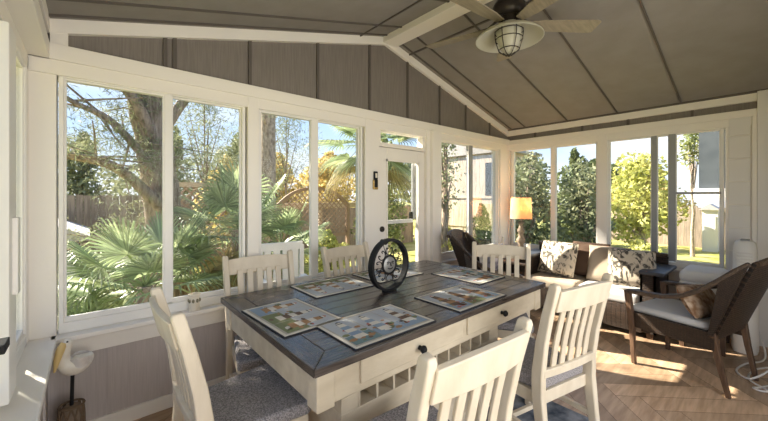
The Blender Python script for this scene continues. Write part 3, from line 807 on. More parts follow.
# ------------------------------------------------------------------ corner lamp and its table
et = thing('end_table', 'small dark wooden end table in the far corner under the lamp', 'table', (4.585, 2.385, 0))
BX(-.2, .2, -.165, .2, .50, .53).build('top', M['wood_leg'], et, smooth=0, bevel=.004)
for a in (-1, 1):
    for b in (-1, 1): BX(a*.17-.018, a*.17+.018, b*.15+.01-.018, b*.15+.01+.018, 0, .50).build('leg', M['wood_leg'], et, smooth=0)
BX(-.17, .17, -.14, .16, .16, .175).build('shelf', M['wood_leg'], et, smooth=0)
la = thing('table_lamp', 'turned wooden table lamp with a glowing drum shade in the far corner', 'lamp', (4.60, 2.345, .53))
B().lathe([(0, 0), (.085, 0), (.085, .02), (.05, .035), (.035, .07), (.055, .11), (.06, .14), (.04, .18), (.032, .22), (.058, .26), (.062, .285), (.04, .32), (.03, .37), (.05, .40), (.052, .42), (.028, .46), (.024, .50), (.045, .525), (.03, .54), (.012, .55), (.012, .60), (0, .60)], 20).build('base', M['turned'], la, smooth=60)
B().lathe([(.148, .585), (.134, .88), (.131, .88), (.145, .585)], 32).build('lamp_shade', M['shade'], la)
B().ball((0, 0, .70), (.032, .032, .045), 12, 8).build('bulb', M['lampbulb'], la)
q = B(); q.tube([(.133*math.cos(2*PI*k/3), .133*math.sin(2*PI*k/3), .87) if k % 1 == 0 else None for k in range(3)], .003, 6, closed=True)
for k in range(3): q.tube([(0, 0, .87), (.133*math.cos(2*PI*k/3), .133*math.sin(2*PI*k/3), .87)], .003, 6)
q.tube([(0, 0, .60), (0, 0, .92)], .004, 6); q.ball((0, 0, .925), .012, 8, 6); q.build('harp', M['bronze'], la)

# ------------------------------------------------------------------ wicker armchairs (front = local +y)
def wicker_chair(label, loc, rz, cushion_m, pillow=None):
    t = thing('wicker_armchair', label, 'armchair', loc, rz, 'dark wicker armchairs')
    def side(s):                            # arm line from the front post up to the back corner
        return [(s*.305, .315, .615), (s*.31, .20, .622), (s*.308, .06, .632), (s*.302, -.06, .665), (s*.296, -.17, .735), (s*.29, -.27, .825), (s*.283, -.36, .915), (s*.276, -.43, .975)]
    for s in (-1, 1):
        q = B(); q.sweep([(s*.285, .27, 0), (s*.292, .285, .35), (s*.303, .312, .622)], [.032, .04, .046], [.03, .04, .044], up=(0, 1, 0)); q.build('leg', M['wood_leg'], t, smooth=0, bevel=.005)
        q = B(); q.sweep([(s*.25, -.315, 0), (s*.262, -.265, .25), (s*.272, -.235, .44)], [.028, .036, .04], [.028, .036, .042], up=(0, 1, 0)); q.build('leg', M['wood_leg'], t, smooth=0, bevel=.005)
        q = B(); q.sweep(side(s), [.05, .058, .058, .055, .05, .045, .042, .04], [.034]*8, mi=0); q.build('armrest', M['wickers'], t, smooth=50, bevel=.012, seg=3)
        # wrap-round woven wing between the arm's rear rise and the seat
        q = B()
        def wing(u, v):
            top = side(s); k = 5.1+u*1.9; i = min(6, int(k)); f = k-i
            p = Vector(top[i]).lerp(Vector(top[i+1]), f); b = Vector((s*.283, -.215-.03*u, .42)); return b.lerp(p, v)
        q.grid(wing, 12, 14, thick=.02*s); q.build('side_wing', M['wicker'], t, smooth=40)
    q = B()
    def back(u, v):
        x = (2*u-1); w = .275+.005*v
        return (x*w, -.245-.20*v-.045*v*v*.4+ -.05*(1-x*x)*v**.5*.8, .38+(.975-.38)*v+.035*(1-x*x)*v)
    q.grid(back, 26, 30, thick=.026); q.build('backrest', M['wicker'], t, smooth=40)
    q = B(); q.tube([back(k/16, 1.0) for k in range(17)], .022, 8); q.build('back_rim', M['wickers'], t)
    q = B(); q.grid(lambda u, v: ((2*u-1)*.28, .305+.01*math.sin(PI*u), .315+.125*v), 26, 4, thick=.02)
    for s in (-1, 1): q.grid(lambda u, v: (s*.29, -.25+.55*u, .315+.125*v), 24, 4, thick=.02*s)
    q.build('seat_apron', M['wicker'], t, smooth=40)
    BX(-.285, .285, -.245, .31, .405, .435).build('seat_deck', M['wickers'], t, smooth=0, bevel=.006)
    B().box(-.265, .265, -.21, .315, .437, .495).build('seat_cushion', cushion_m, t, smooth=60, bevel=.028, seg=5)
    return t
A1c = wicker_chair('dark wicker armchair in the right foreground with a pale seat cushion', (3.735, .455, 0), -14, M['seatblue'])
cushion('throw_pillow', 'tan printed lumbar pillow on the wicker armchair in the right foreground', 'pillow', M['orange_print'], .44, .26, .12, (3.685, .385, .60), -14, -32, roll=6)
A2c = wicker_chair('dark wicker armchair by the window between the door and the lamp', (3.50, 2.09, 0), -160, M['tan'])
cushion('throw_pillow', 'lavender printed pillow on the wicker armchair by the windows', 'pillow', M['purple'], .40, .38, .14, (3.49, 2.10, .70), -160, -20)

# ------------------------------------------------------------------ white things by the right wall
st = thing('side_table', 'low dark side table between the loveseat and the white air purifier', 'table', (4.50, .44, 0))
BX(-.24, .24, -.165, .17, .50, .53).build('top', M['wood_leg'], st, smooth=0, bevel=.004)
for a in (-1, 1):
    for b in (-1, 1): BX(a*.21-.018, a*.21+.018, b*.14-.018, b*.14+.018, 0, .50).build('leg', M['wood_leg'], st, smooth=0)
dv = B()
dv.box(-.23, .23, -.155, .165, 0, .10)
dv.box(-.225, .235, -.16, .16, .085, .195)
o = dv.build('folded_duvet', M['slip'], smooth=70, bevel=.045, seg=5); o.location = (4.48, .44, .531)
tag(o, 'plump white folded duvet lying on the low dark side table', 'bedding')
ap = thing('air_purifier', 'tall white rounded air purifier with a ribbed face by the right wall', 'air purifier', (4.60, .175, 0), 0)
def stadium(w, d, n=8):
    r_ = min(w, d)/2*.9; out = []
    for cx, cy, a0 in ((w/2-r_, d/2-r_, 0), (-w/2+r_, d/2-r_, 90), (-w/2+r_, -d/2+r_, 180), (w/2-r_, -d/2+r_, 270)):
        for k in range(n+1): a = rad(a0+90*k/n); out.append((cx+r_*math.cos(a), cy+r_*math.sin(a)))
    return out
vs = []; fs = []; lv_ = [(0, .98), (.03, 1.06), (.30, 1.06), (.45, 1.0), (.80, .96), (.95, .94), (1.0, .84), (1.02, .62), (1.025, .2)]
for z, k in lv_: vs += [(x*k, y*k, z) for x, y in stadium(.24, .165)]
m_ = len(stadium(.24, .165))
for i in range(len(lv_)-1):
    for k in range(m_): fs.append((i*m_+k, i*m_+(k+1) % m_, (i+1)*m_+(k+1) % m_, (i+1)*m_+k))
fs += [tuple(range(m_))[::-1], tuple(range((len(lv_)-1)*m_, len(lv_)*m_))]
B().add(vs, fs).build('body', M['outwhite'], ap, smooth=60)
q = B()
for k in range(12): q.box(-.118, -.112, -.05, .05, .60+k*.028, .612+k*.028)
q.build('rib_grille', M['siding'], ap, smooth=0)
BX(-.05, .05, -.03, .03, 1.022, 1.032).build('button_panel', M['greysash'], ap, smooth=0, bevel=.003)

# loose white cord on the floor
q = B()
pts = [(4.80, .16, .34), (4.70, .10, .20), (4.45, .05, .02), (4.2, .16, .008), (3.98, .20, .008), (3.86, .12, .02), (3.92, .02, .11), (4.05, -.02, .20), (4.15, -.06, .12), (4.0, -.05, .03),
       (3.80, .05, .008), (3.72, .10, .008), (3.70, .02, .03), (3.80, -.06, .16), (3.95, -.10, .24), (4.05, -.13, .12), (3.95, -.12, .012), (3.76, -.02, .008), (3.85, .12, .012), (4.1, .1, .016), (4.4, -.05, .008), (4.75, -.1, .008)]
q.tube(spline(pts, 10), .0075, 7); tag(q.build('extension_cord', M['cord'], smooth=80), 'tangled white cord on the floor at the far right behind the wicker armchair', 'cord')

# rug under the table
q = B(); q.box(.62, 2.43, .35, 2.0, .0005, .004)
rg = q.build('rug', M['rug'], smooth=0); tag(rg, 'blue-grey patterned rug under the dining table', 'rug')

# ------------------------------------------------------------------ outdoors
struct(BX(-60, 90, 2.95, 120, GZ-.3, GZ).build('ground', M['grass'], smooth=0), 'yellow-green lawn around the house', 'lawn')
GR2 = BX(5.3, 90, -60, 2.95, GZ-.3, GZ).build('ground', M['grass'], smooth=0); struct(GR2, 'lawn beyond the right windows', 'lawn')
GR3 = BX(-60, -.6, -60, 2.95, GZ-.3, GZ).build('ground', M['grass'], smooth=0); struct(GR3, 'lawn beyond the left windows', 'lawn')

def leaves(b, blobs, size, asp=.5, rnd=R, shell=.55, droop=0):
    V, F = b.v, b.f
    for (cx, cy, cz, rx_, ry_, rz_, n) in blobs:
        for _ in range(n):
            while True:
                x, y, z = rnd.uniform(-1, 1), rnd.uniform(-1, 1), rnd.uniform(-1, 1)
                d = x*x+y*y+z*z
                if d < 1 and d > shell*rnd.random(): break
            p = Vector((cx+x*rx_, cy+y*ry_, cz+z*rz_))
            a = Vector((rnd.gauss(0, 1), rnd.gauss(0, 1), rnd.gauss(0, 1)-droop)).normalized()
            c = a.cross(Vector((rnd.gauss(0, 1), rnd.gauss(0, 1), rnd.gauss(0, 1)))).normalized()
            s = size*rnd.uniform(.6, 1.4); o = len(V)
            V += [tuple(p-a*s), tuple(p+c*s*asp), tuple(p+a*s), tuple(p-c*s*asp)]
            F.append((o, o+1, o+2, o+3)); b.m.append(0)
def tree(label, x, y, h, crown, leaf, n, size, bark='bark', r0=.13, group='trees and bushes beyond the windows', cat='tree', name='garden_tree', asp=.55, seed=1, gaps=9, trunk_top=.75, lowest=.25, full=0):
    """crown = (rx, ry) half widths; foliage in clumps carried by branches"""
    rnd = random.Random(seed); t = thing(name, label, cat, (x, y, GZ), 0, group)
    q = B(); pts = [(0, 0, -.05)]+[(rnd.uniform(-.03, .03)*k, rnd.uniform(-.03, .03)*k, h*trunk_top*k/4) for k in (1, 2, 3, 4)]
    q.tube(pts, [r0*1.3, r0, r0*.8, r0*.6, r0*.3], 8)
    lv = B()
    for k in range(gaps):
        z = h*(lowest+(1-lowest)*(k+.5)/gaps); f = max(full, math.sin(PI*min(.96, .2+.8*(k+.5)/gaps)))
        a = k*2.4+rnd.random(); rr = crown[0]*.55*f
        cx, cy = rr*math.cos(a), rr*math.sin(a)*crown[1]/crown[0]
        q.tube([(pts[2][0], pts[2][1], z*.62), (cx*.6, cy*.6, z*.85), (cx, cy, z)], [r0*.45, r0*.28, r0*.1], 6)
        s = .55+.3*rnd.random()
        leaves(lv, [(cx, cy, z, crown[0]*s*(f+.25), crown[1]*s*(f+.25), h*.16, n//gaps)], size, asp, rnd, .7)
    q.build('trunk', M[bark], t, smooth=70)
    o = lv.build('foliage', M[leaf], t, smooth=0)
    return t

# big rough-barked tree seen through the first window
bt_ = thing('shade_tree', 'big rough-barked leaning tree seen through the first window', 'tree', (.93, 6.05, GZ), 0)
q = B()
TR = [(.12, 0, -.1), (.06, 0, .5), (.0, 0, 1.2), (-.10, .02, 2.2), (-.20, .04, 3.1), (-.34, .06, 4.0), (-.42, .1, 5.2), (-.3, .2, 6.6)]
TP = spline(TR, 6); nT = len(TP)
TRr = [.275-.07*(i/(nT-1)) + .012*math.sin(i*1.7) for i in range(nT)]
q.tube(TP, TRr, 14)
q.build('trunk', M['bark'], bt_, smooth=80)
limbs = [([(-.05, -.1, 2.05), (-.3, -.25, 2.35), (-.7, -.4, 2.72), (-1.25, -.5, 2.85), (-1.9, -.6, 3.05)], .10),
         ([(-.12, -.1, 2.45), (-.4, -.2, 2.95), (-.75, -.3, 3.35), (-1.1, -.4, 3.5), (-1.7, -.45, 3.9)], .07),
         ([(-.2, -.1, 3.1), (-.5, -.3, 3.7), (-.9, -.5, 3.95), (-1.5, -.7, 4.1)], .09),
         ([(-.25, -.1, 3.6), (-.6, -.2, 4.3), (-1.1, -.3, 4.6)], .07),
         ([(-.1, 0, 3.3), (.3, .05, 4.0), (.75, .1, 4.3), (1.3, .0, 4.25), (2.0, -.1, 4.4)], .08),
         ([(-.05, .0, 2.0), (-.2, .2, 1.75), (-.5, .3, 1.6), (-.9, .5, 1.75)], .05),
         ([(-.2, .1, 3.9), (-.6, .3, 4.8), (-1.3, .5, 5.2), (-2.2, .6, 5.1)], .07)]
rnd = random.Random(5); lv = B()
for P, r0 in limbs:
    S = spline(P, 6); n_ = len(S); q = B()
    q.tube(S, [r0*(1-.75*i/(n_-1)) for i in range(n_)], 8)
    for _ in range(12):                     # twigs
        i = rnd.randint(n_//4, n_-1); a = S[i]; d = Vector((rnd.gauss(0, .8), rnd.gauss(0, .5), rnd.gauss(.0, .5)))*.55
        m_ = a+d*.5+Vector((0, 0, rnd.uniform(-.05, .12))); e = a+d
        q.tube([a, m_, e], [.018, .011, .005], 5)
        leaves(lv, [(e.x, e.y, e.z, .42, .34, .15, 170), (m_.x, m_.y, m_.z, .3, .25, .12, 90)], .042, .10, rnd, .3)
    q.build('limb', M['bark'], bt_, smooth=70)
for cx, cy, cz, k in ((-1.6, -.4, 5.0, 1500), (-2.3, .2, 5.9, 1500), (-1.2, .5, 6.3, 1500), (-2.8, -.6, 4.9, 1200), (-1.9, .9, 5.2, 1200),  (-2.6, .8, 6.6, 1000)):  # high crown clumps, out of view, placed to keep sun off the table
    leaves(lv, [(cx, cy, cz, 1.0, .9, .6, k)], .075, .3, rnd, .4)
lv.build('foliage', M['needle'], bt_, smooth=0)

# fan palms
def fan_palm(label, x, y, h, nf, rad_, seed, dry=0, spread=(8, 80), name='fan_palm', trunk=.09, group='fan palms outside the long wall'):
    rnd = random.Random(seed); t = thing(name, label, 'palm', (x, y, GZ), 0, group)
    q = B(); q.tube([(0, 0, -.05), (0, 0, h*.5), (0, 0, h)], [trunk*1.15, trunk, trunk*.9], 10)
    for k in range(40):                     # old leaf bases
        a = k*2.4; z = h*(k+1)/41; q.sweep([(trunk*.8*math.cos(a), trunk*.8*math.sin(a), z), (trunk*1.6*math.cos(a), trunk*1.6*math.sin(a), z+.12)], [.05, .015], [.02, .008])
    q.build('trunk', M['barkl'], t, smooth=50)
    for k in range(nf):
        isdry = k < dry; a = k*2.39996+rnd.uniform(-.3, .3)
        el = rad(rnd.uniform(-70, -35)) if isdry else rad(spread[0]+(spread[1]-spread[0])*((k-dry)/max(1, nf-dry-1))+rnd.uniform(-8, 8))
        L_ = rad_*rnd.uniform(.75, 1.1); d = Vector((math.cos(a)*math.cos(el), math.sin(a)*math.cos(el), math.sin(el)))
        st = Vector((0, 0, h)); hub = st + d*L_*.9 - Vector((0, 0, .10*L_))
        b = B(); b.tube([st, st+d*L_*.5+Vector((0, 0, .03)), hub], [.014, .010, .008], 5)
        side = d.cross(Vector((0, 0, 1))).normalized(); up = side.cross(d).normalized()
        ns = 34
        for j in range(ns):
            w = -1+2*j/(ns-1); th = w*rad(118)
            dd = (d*math.cos(th)+side*math.sin(th)); dd = (dd + up*.18*math.cos(th*.7)).normalized()
            ll = L_*(.62+.38*math.cos(th*.6))*rnd.uniform(.93, 1.05); sw = L_*.030
            droop = (.55 if isdry else .26)*ll
            tan = dd.cross(up).normalized()
            p0 = hub; p1 = hub+dd*ll*.45; p2 = hub+dd*ll*.8-Vector((0, 0, droop*.25)); p3 = hub+dd*ll-Vector((0, 0, droop))
            o = len(b.v); fold = up*sw*.35
            b.v += [tuple(p) for p in (p0, p1-tan*sw-fold, p1+up*0, p1+tan*sw-fold, p2-tan*sw*.6-fold, p2, p2+tan*sw*.6-fold, p3)]
            for f in ((0, 1, 2), (0, 2, 3), (1, 4, 5, 2), (2, 5, 6, 3), (4, 7, 5), (5, 7, 6)): b.f.append(tuple(o+i for i in f)); b.m.append(0)
        b.build('frond', M['palmdry'] if isdry else M['palm'], t, smooth=0)
    return t
fan_palm('green fan palm with wide fronds seen low through the first window', .46, 4.5, 1.35, 22, .62, 3, dry=2, spread=(-38, 65))
fan_palm('fan palm with hanging dry fronds behind the first window, right of the big tree', 1.62, 5.1, 1.85, 24, .62, 8, dry=8, spread=(-30, 80))
fan_palm('fan palm at the left of the middle window, beside the tall palm trunk', 2.30, 5.2, 1.5, 16, .6, 12, dry=2, spread=(-30, 70))
fan_palm('young fan palm low under the left of the first window', -.15, 4.7, .75, 14, .5, 19, dry=1, spread=(0, 75))
fan_palm('tall cabbage palm whose trunk shows at the left edge of the middle window', 2.84, 7.0, 7.4, 20, 1.0, 31, dry=0, spread=(-5, 80), trunk=.15)
fan_palm('tall palm with fronds hanging into the top right of the middle window', 5.95, 7.3, 3.9, 22, 1.0, 44, dry=2, spread=(-45, 70), trunk=.11)

# fences, lattice, shed
def board_fence(label, p0, p1, z0, z1, bw=.14, m='fence', name='board_fence', posts=2.4, group='fences around the garden'):
    a = Vector((*p0, 0)); d = Vector((*p1, 0))-a; L_ = d.length; t = thing(name, label, 'fence', (p0[0], p0[1], z0), math.degrees(math.atan2(d.y, d.x)), group)
    b = B(); n_ = int(L_/bw); rnd = random.Random(n_)
    for k in range(n_): b.box(k*bw+.004, (k+1)*bw-.004, -.011, .011, 0, z1-z0+rnd.uniform(-.015, .015))
    b.build('boards', M[m], t, smooth=0)
    b = B()
    for z in (.25, (z1-z0)*.8): b.box(0, L_, .011, .05, z, z+.09)
    b.build('rail', M[m], t, smooth=0)
    for k in range(int(L_/posts)+1): BX(k*posts-.05, k*posts+.05, .011, .11, 0, z1-z0+.05).build('post', M[m], t, smooth=0)
    return t
board_fence('weathered board fence at the back of the garden behind the middle window', (2.5, 13.0), (12.5, 12.0), GZ, .92)
board_fence('tan board fence behind the big tree in the first window', (-6, 11.0), (2.3, 11.2), GZ, 1.45)
board_fence('pale board fence far across the lawn beyond the right windows', (21.5, 9.5), (20.5, -.5), GZ, .92, bw=.2)
def lattice(label, x0, x1, y, z0, z1, arch=0, name='lattice_panel'):
    t = thing(name, label, 'lattice', ((x0+x1)/2, y, GZ), 0, 'lattice panels in the garden'); w = (x1-x0)/2; Z0, Z1 = z0-GZ, z1-GZ
    top = lambda x: Z1 - (arch*(abs(x)/w)**2.5 if arch else 0)
    b = B(); s = .17; n_ = int((2*w+Z1)/s)+2
    for sg, yy in ((1, 0), (-1, .012)):
        for k in range(-n_, n_):
            c_ = k*s; pts = []; 
            for j in range(81):
                x = -w+2*w*j/80; z = Z0+sg*(x-c_)
                if Z0 <= z <= top(x): pts.append((x, z))
            if len(pts) > 2:
                (xa, za), (xb, zb) = pts[0], pts[-1]
                b.sweep([(xa, yy, za), (xb, yy, zb)], .010, .030, up=(0, 0, 1))
    b.build('lattice', M['lattice'], t, smooth=0)
    b = B(); b.sweep([(-w+2*w*j/20, .0, top(-w+2*w*j/20)) for j in range(21)], .06, .09); b.build('top_rail', M['beam'] if not arch else M['lattice'], t, smooth=0)
    for x in (-w, w): BX(x-.05, x+.05, -.05, .06, 0, top(w)+.02).build('post', M['lattice'], t, smooth=0)
    BX(-w, w, -.03, .04, Z0-.05, Z0+.05).build('bottom_rail', M['lattice'], t, smooth=0)
    return t
lattice('square lattice screen with a pale top beam behind the first window', 1.05, 3.0, 7.6, .3, 1.66)
lattice('round-topped lattice screen in the garden behind the middle window', 4.0, 6.4, 9.2, .2, 1.66, arch=.5)
bm_ = BX(2.6, 9.4, 10.2, 10.35, 1.02, 1.20).build('garden_beam', M['beam'], smooth=0); 
for x in (3.2, 6.0, 9.2): BX(x-.06, x+.06, 10.22, 10.33, GZ, 1.02).build('post', M['beam'], bm_, smooth=0)
tag(bm_, 'long pale beam on posts behind the round-topped lattice', 'beam')
sh = thing('garden_shed', 'low white shed with a pale roof at the left of the first window', 'shed', (-.95, 9.2, GZ), 0)
BX(-.9, .75, -.6, 1.4, 0, 1.55).build('wall', M['outwhite'], sh, smooth=0)
q = B(); q.prism([(-1.05, 1.50), (.95, 1.50), (.95, 1.58), (-.05, 2.05), (-1.05, 1.58)], -.75, 1.5, 'y'); q.build('roof', M['roofgrey'], sh, smooth=0)
wf = thing('wire_fence', 'white wire grid fence low at the left of the first window', 'fence', (-.62, 5.1, GZ), 0, 'fences around the garden')
q = B()
for k in range(10): q.tube([(k*.08, 0, 0), (k*.08, 0, 1.45)], .005, 5)
for k in range(14): q.tube([(0, 0, .1+k*.1), (.72, 0, .1+k*.1)], .005, 5)
q.build('wire_grid', M['outwhite'], wf)
for x in (0, .72): B().tube([(x, 0, 0), (x, 0, 1.5)], .02, 6).build('post', M['outwhite'], wf)

# small deck by the door with a white patio chair
dk = thing('patio_deck', 'low board deck outside the glazed door', 'deck', (3.05, 3.6, GZ))
q = B()
for k in range(9): q.box(-1.7, 1.7, -.68+k*.15+.004, -.68+(k+1)*.15-.004, .72, .75)
q.build('boards', M['deck'], dk, smooth=0)
for x in (-1.6, 0, 1.6):
    for y in (-.6, .6): BX(x-.05, x+.05, y-.05, y+.05, 0, .72).build('post', M['deck'], dk, smooth=0)
pc = thing('patio_chair', 'white slatted patio chair outside the middle window', 'chair', (1.66, 3.55, GZ+.75), 172)
BX(-.25, .25, -.22, .24, .40, .43).build('seat', M['outwhite'], pc, smooth=0)
for s in (-1, 1):
    BX(s*.24-.02, s*.24+.02, .19, .23, 0, .62).build('leg', M['outwhite'], pc, smooth=0)
    BX(s*.24-.025, s*.24+.025, -.26, -.21, 0, 1.0).build('leg', M['outwhite'], pc, smooth=0)
    BX(s*.24-.04, s*.24+.04, -.22, .25, .62, .645).build('armrest', M['outwhite'], pc, smooth=0)
for x in (-.16, -.055, .055, .16): BX(x-.04, x+.04, -.245, -.225, .43, .98).build('slat', M['outwhite'], pc, smooth=0)
BX(-.25, .25, -.25, -.215, .95, 1.04).build('top_rail', M['outwhite'], pc, smooth=0)

# raised neighbouring house seen through the window right of the door
nh = thing('neighbour_house', 'raised beige board house seen through the window right of the door', 'house', (11.0, 7.8, GZ), -90)
q = B()
for k in range(17): q.box(-1.8+k*.2+.004, -1.8+(k+1)*.2-.004, -.02, .02, 1.15, 3.95)
q.build('board_wall', M['house'], nh, smooth=0)
BX(-1.8, 1.6, .02, 2.4, 1.0, 3.9).build('core', M['house'], nh, smooth=0)
BX(-1.85, 1.65, -.06, .03, 2.25, 2.32).build('belt_rail', M['house'], nh, smooth=0)
BX(.85, 1.25, -.04, .02, 2.35, 3.55).build('window', M['dkwin'], nh, smooth=0)
for x in (-1.6, -.3): BX(x-.12, x+.12, 0, .25, 0, 1.1).build('post', M['house'], nh, smooth=0)
BX(.65, 1.05, -.15, .4, 0, 1.1).build('pillar', M['outwhite'], nh, smooth=0)
q = B(); q.prism([(-2.0, 3.9), (1.8, 3.9), (1.8, 4.0), (-.1, 4.6), (-2.0, 4.0)], -.12, 2.5, 'y'); q.build('roof', M['roofgrey'], nh, smooth=0)
# slate-sided neighbour at the right window and a white garage
sh2 = thing('slate_house', 'dark slate-sided raised house at the right edge of the right window', 'house', (15.2, .50, GZ), 0)
BX(-1.2, 2.5, -3.0, 1.0, 2.55, 4.7).build('wall', M['slate'], sh2, smooth=0)
BX(-1.35, 2.6, -3.1, 1.1, 2.2, 2.56).build('eave', M['outwhite'], sh2, smooth=0)
for y in (-1.2, -2.8): BX(-.9, -.7, y-.1, y+.1, 0, 2.2).build('post', M['fence'], sh2, smooth=0)
ga = thing('garden_shed', 'small white shed across the lawn at the right edge of the right window', 'shed', (19.6, 1.76, GZ), 0)
BX(0, .8, -.24, .24, 0, 1.75).build('wall', M['outwhite'], ga, smooth=0)
q = B(); q.prism([(-.34, 1.75), (.34, 1.75), (0, 2.0)], -.1, .9, 'x'); q.build('roof', M['roofgrey'], ga, smooth=0)
BX(-.03, 0, -.17, .17, 0, 1.5).build('door', M['outwhite'], ga, smooth=0)

# trees and bushes
def T2(label, x, y, h, c, leaf, n, size, seed, **k): return tree(label, x, y, h, c, leaf, n, size, seed=seed, **k)
T2('dark bushy juniper behind the lamp in the right window', 8.6, 4.3, 3.15, (.85, .65), 'juniper', 4600, .055, 1, lowest=.12, full=.75, gaps=14)
T2('dark juniper tree right of the lamp, left of the window post', 8.8, 2.95, 2.85, (.62, .5), 'juniper', 3800, .055, 2, lowest=.08, full=.75, gaps=14)
T2('low green shrub behind the junipers', 11.2, 4.9, 1.3, (.9, .6), 'mid', 3000, .055, 3, lowest=.1, name='garden_bush', cat='bush')
T2('weeping yellow-green tree in the middle of the right window', 14.5, 3.05, 3.5, (1.15, .9), 'lime', 4600, .08, 4, lowest=.28, bark='barkl', full=.6, gaps=14)
T2('dark tree at the left edge of the right window behind the lawn', 17.5, 6.2, 4.2, (1.1, .9), 'dark', 4500, .09, 5, lowest=.1)
T2('thin pale-trunked tree left of the slate house', 17.5, 2.05, 4.6, (.5, .4), 'mid', 500, .08, 6, bark='barkl', r0=.06, lowest=.86)
T2('golden-green tree behind the far pale fence', 25.0, 5.2, 4.0, (2.0, 1.6), 'golden', 5000, .12, 7, lowest=.2)
T2('yellow-green bush on the lawn under the right window', 11.5, 2.45, 1.0, (.9, .7), 'lime', 4000, .05, 8, lowest=.1, name='garden_bush', cat='bush')
T2('yellow-green tree far behind the shed in the first window', -2.6, 13.0, 3.8, (1.0, .9), 'lime', 4500, .09, 9, lowest=.1)
T2('olive tree behind the lattice screen in the first window', 2.6, 17.0, 4.9, (1.6, 1.2), 'needle', 5500, .09, 10, lowest=.15)
T2('golden tree in sun behind the first window', 3.3, 11.6, 3.3, (.8, .7), 'golden', 3500, .07, 11, lowest=.3)
T2('golden tree in sun behind the round-topped lattice', 10.2, 16.5, 4.4, (1.9, 1.2), 'golden', 6000, .10, 12, lowest=.2)
T2('olive-green tree behind the tall palm in the middle window', 6.0, 18.5, 5.2, (1.6, 1.3), 'needle', 4000, .10, 13, lowest=.25)
T2('sparse grey-green pine above the round-topped lattice', 5.2, 11.3, 5.6, (1.2, .8), 'needle', 5200, .075, 33, lowest=.5, asp=.10, r0=.045, name='pine_tree')
T2('sparse grey-green pine at the top of the first window, right of the big trunk', 2.2, 9.6, 5.4, (1.1, .8), 'needle', 5200, .075, 34, lowest=.5, asp=.10, r0=.045, name='pine_tree')
T2('golden tree left of the round-topped lattice behind the palm trunk', 6.1, 13.9, 3.8, (1.1, .7), 'golden', 4000, .09, 35, lowest=.25)
T2('green leafy tree filling the glazed door', 7.6, 8.9, 4.2, (.9, .8), 'mid', 4200, .07, 14, lowest=.15)
T2('bright bush low outside the middle window', 5.0, 8.2, 1.25, (.6, .5), 'lime', 3500, .05, 15, lowest=.1, name='garden_bush', cat='bush')
T2('dark tree left of the big trunk behind the tan fence', -.2, 15.0, 4.0, (1.0, .8), 'needle', 4000, .08, 16, lowest=.2)
T2('bare-branched tree beside the beige house', 9.3, 7.5, 4.8, (.5, .5), 'needle', 900, .06, 17, lowest=.45)
T2('bush in front of the beige house posts', 9.6, 7.9, 1.25, (.6, .5), 'lime', 3000, .055, 18, lowest=.1, name='garden_bush', cat='bush')
T2('dark shrub beside the white pillar of the beige house', 9.9, 6.4, 1.9, (.42, .35), 'dark', 2500, .055, 19, lowest=.1, name='garden_bush', cat='bush')
T2('dark distant tree behind the shed', -5.0, 17, 5.5, (2.6, 2.4), 'dark', 9000, .12, 20, lowest=.1)
T2('distant olive tree behind the beige house', 20, 17, 6.5, (3.0, 2.6), 'needle', 9000, .14, 21, lowest=.1)
T2('distant green tree behind the juniper', 21, 10.5, 4.6, (2.0, 1.8), 'mid', 5000, .12, 22, lowest=.1)
T2('distant dark tree between the golden tree and the garage', 35, 10.5, 5.2, (3.2, 3.0), 'dark', 8000, .15, 23, lowest=.1)

# ------------------------------------------------------------------ light
sun = bpy.data.lights.new('sun', 'SUN'); sun.energy = 15.5; sun.angle = rad(.6); sun.color = (1, .89, .74)
so_ = bpy.data.objects.new('sun', sun); C.objects.link(so_)
sd_ = Vector((.40, -.917, -.74)).normalized()        # direction the sunlight travels
so_.rotation_euler = sd_.to_track_quat('-Z', 'Y').to_euler()
def area(name, loc, rot, sx, sy, power, col):
    l = bpy.data.lights.new(name, 'AREA'); l.shape = 'RECTANGLE'; l.size = sx; l.size_y = sy; l.energy = power; l.color = col
    o = bpy.data.objects.new(name, l); C.objects.link(o); o.location = loc; o.rotation_euler = rot; return o
area('rear_fill_light', ((ox0+ox1)/2, YF-.35, 1.25), (rad(90), 0, 0), 2.7, 1.9, 45, (1, .95, .89))  # added fill from behind the camera to brighten the room, no real lamp
lp = bpy.data.lights.new('table_lamp_light', 'POINT'); lp.energy = 5; lp.color = (1, .55, .2); lp.shadow_soft_size = .04
lo = bpy.data.objects.new('table_lamp_light', lp); C.objects.link(lo); lo.location = (4.60, 2.345, 1.30)

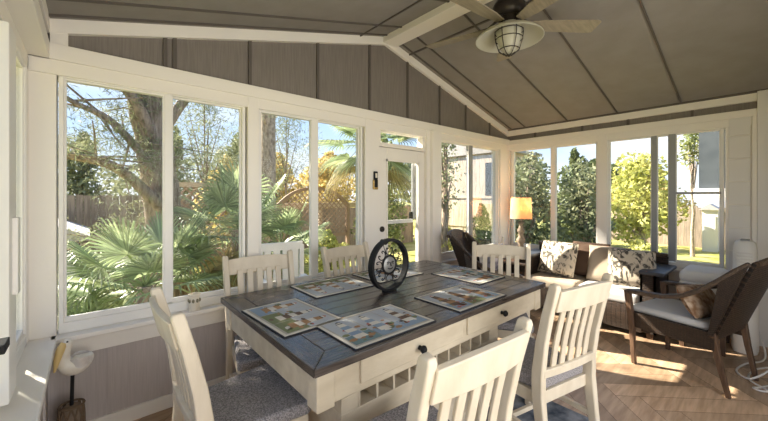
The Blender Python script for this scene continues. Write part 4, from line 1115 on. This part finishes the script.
w = bpy.data.worlds.new('World'); SC.world = w; w.use_nodes = True
N = w.node_tree.nodes; L = w.node_tree.links; bg = N['Background']
tc = N.new('ShaderNodeTexCoord'); sp = N.new('ShaderNodeSeparateXYZ'); L.new(tc.outputs['Generated'], sp.inputs[0])
rp = N.new('ShaderNodeValToRGB'); e = rp.color_ramp.elements
e[0].position = 0; e[0].color = (.90, .92, .95, 1); e[1].position = .75; e[1].color = (.22, .42, .86, 1)
k = e.new(.14); k.color = (.56, .73, .98, 1); k = e.new(.35); k.color = (.34, .56, .95, 1)
L.new(sp.outputs['Z'], rp.inputs['Fac'])
nz = N.new('ShaderNodeTexNoise'); nz.inputs['Scale'].default_value = 2.2; nz.inputs['Detail'].default_value = 7
mp = N.new('ShaderNodeMapping'); mp.inputs['Scale'].default_value = (1, 1, 2.6); L.new(tc.outputs['Generated'], mp.inputs[0]); L.new(mp.outputs[0], nz.inputs['Vector'])
cr = N.new('ShaderNodeMapRange'); cr.inputs['From Min'].default_value = .48; cr.inputs['From Max'].default_value = .72; L.new(nz.outputs['Fac'], cr.inputs['Value'])
mx = N.new('ShaderNodeMix'); mx.data_type = 'RGBA'; L.new(cr.outputs[0], mx.inputs['Factor']); L.new(rp.outputs['Color'], mx.inputs['A']); mx.inputs['B'].default_value = (.95, .95, .96, 1)
L.new(mx.outputs['Result'], bg.inputs['Color']); bg.inputs['Strength'].default_value = 1.0

# ------------------------------------------------------------------ camera
cam = bpy.data.cameras.new('camera'); cam.sensor_width = 36; cam.lens = 36*338.6/768; cam.shift_y = -14.5/768; cam.clip_start = .02; cam.clip_end = 300
co = bpy.data.objects.new('camera', cam); C.objects.link(co); co.location = (0, 0, 1.434); co.rotation_euler = (rad(90), 0, -math.asin(.6557))
SC.camera = co
SC.view_settings.view_transform = 'Standard'; SC.view_settings.look = 'None'; SC.view_settings.gamma = 1; SC.view_settings.exposure = .54
SC.view_settings.use_curve_mapping = False
cy = SC.cycles; cy.max_bounces = 10; cy.diffuse_bounces = 6; cy.glossy_bounces = 3; cy.transmission_bounces = 6; cy.transparent_max_bounces = 16
cy.caustics_reflective = False; cy.caustics_refractive = False; cy.sample_clamp_indirect = 6; cy.use_denoising = True
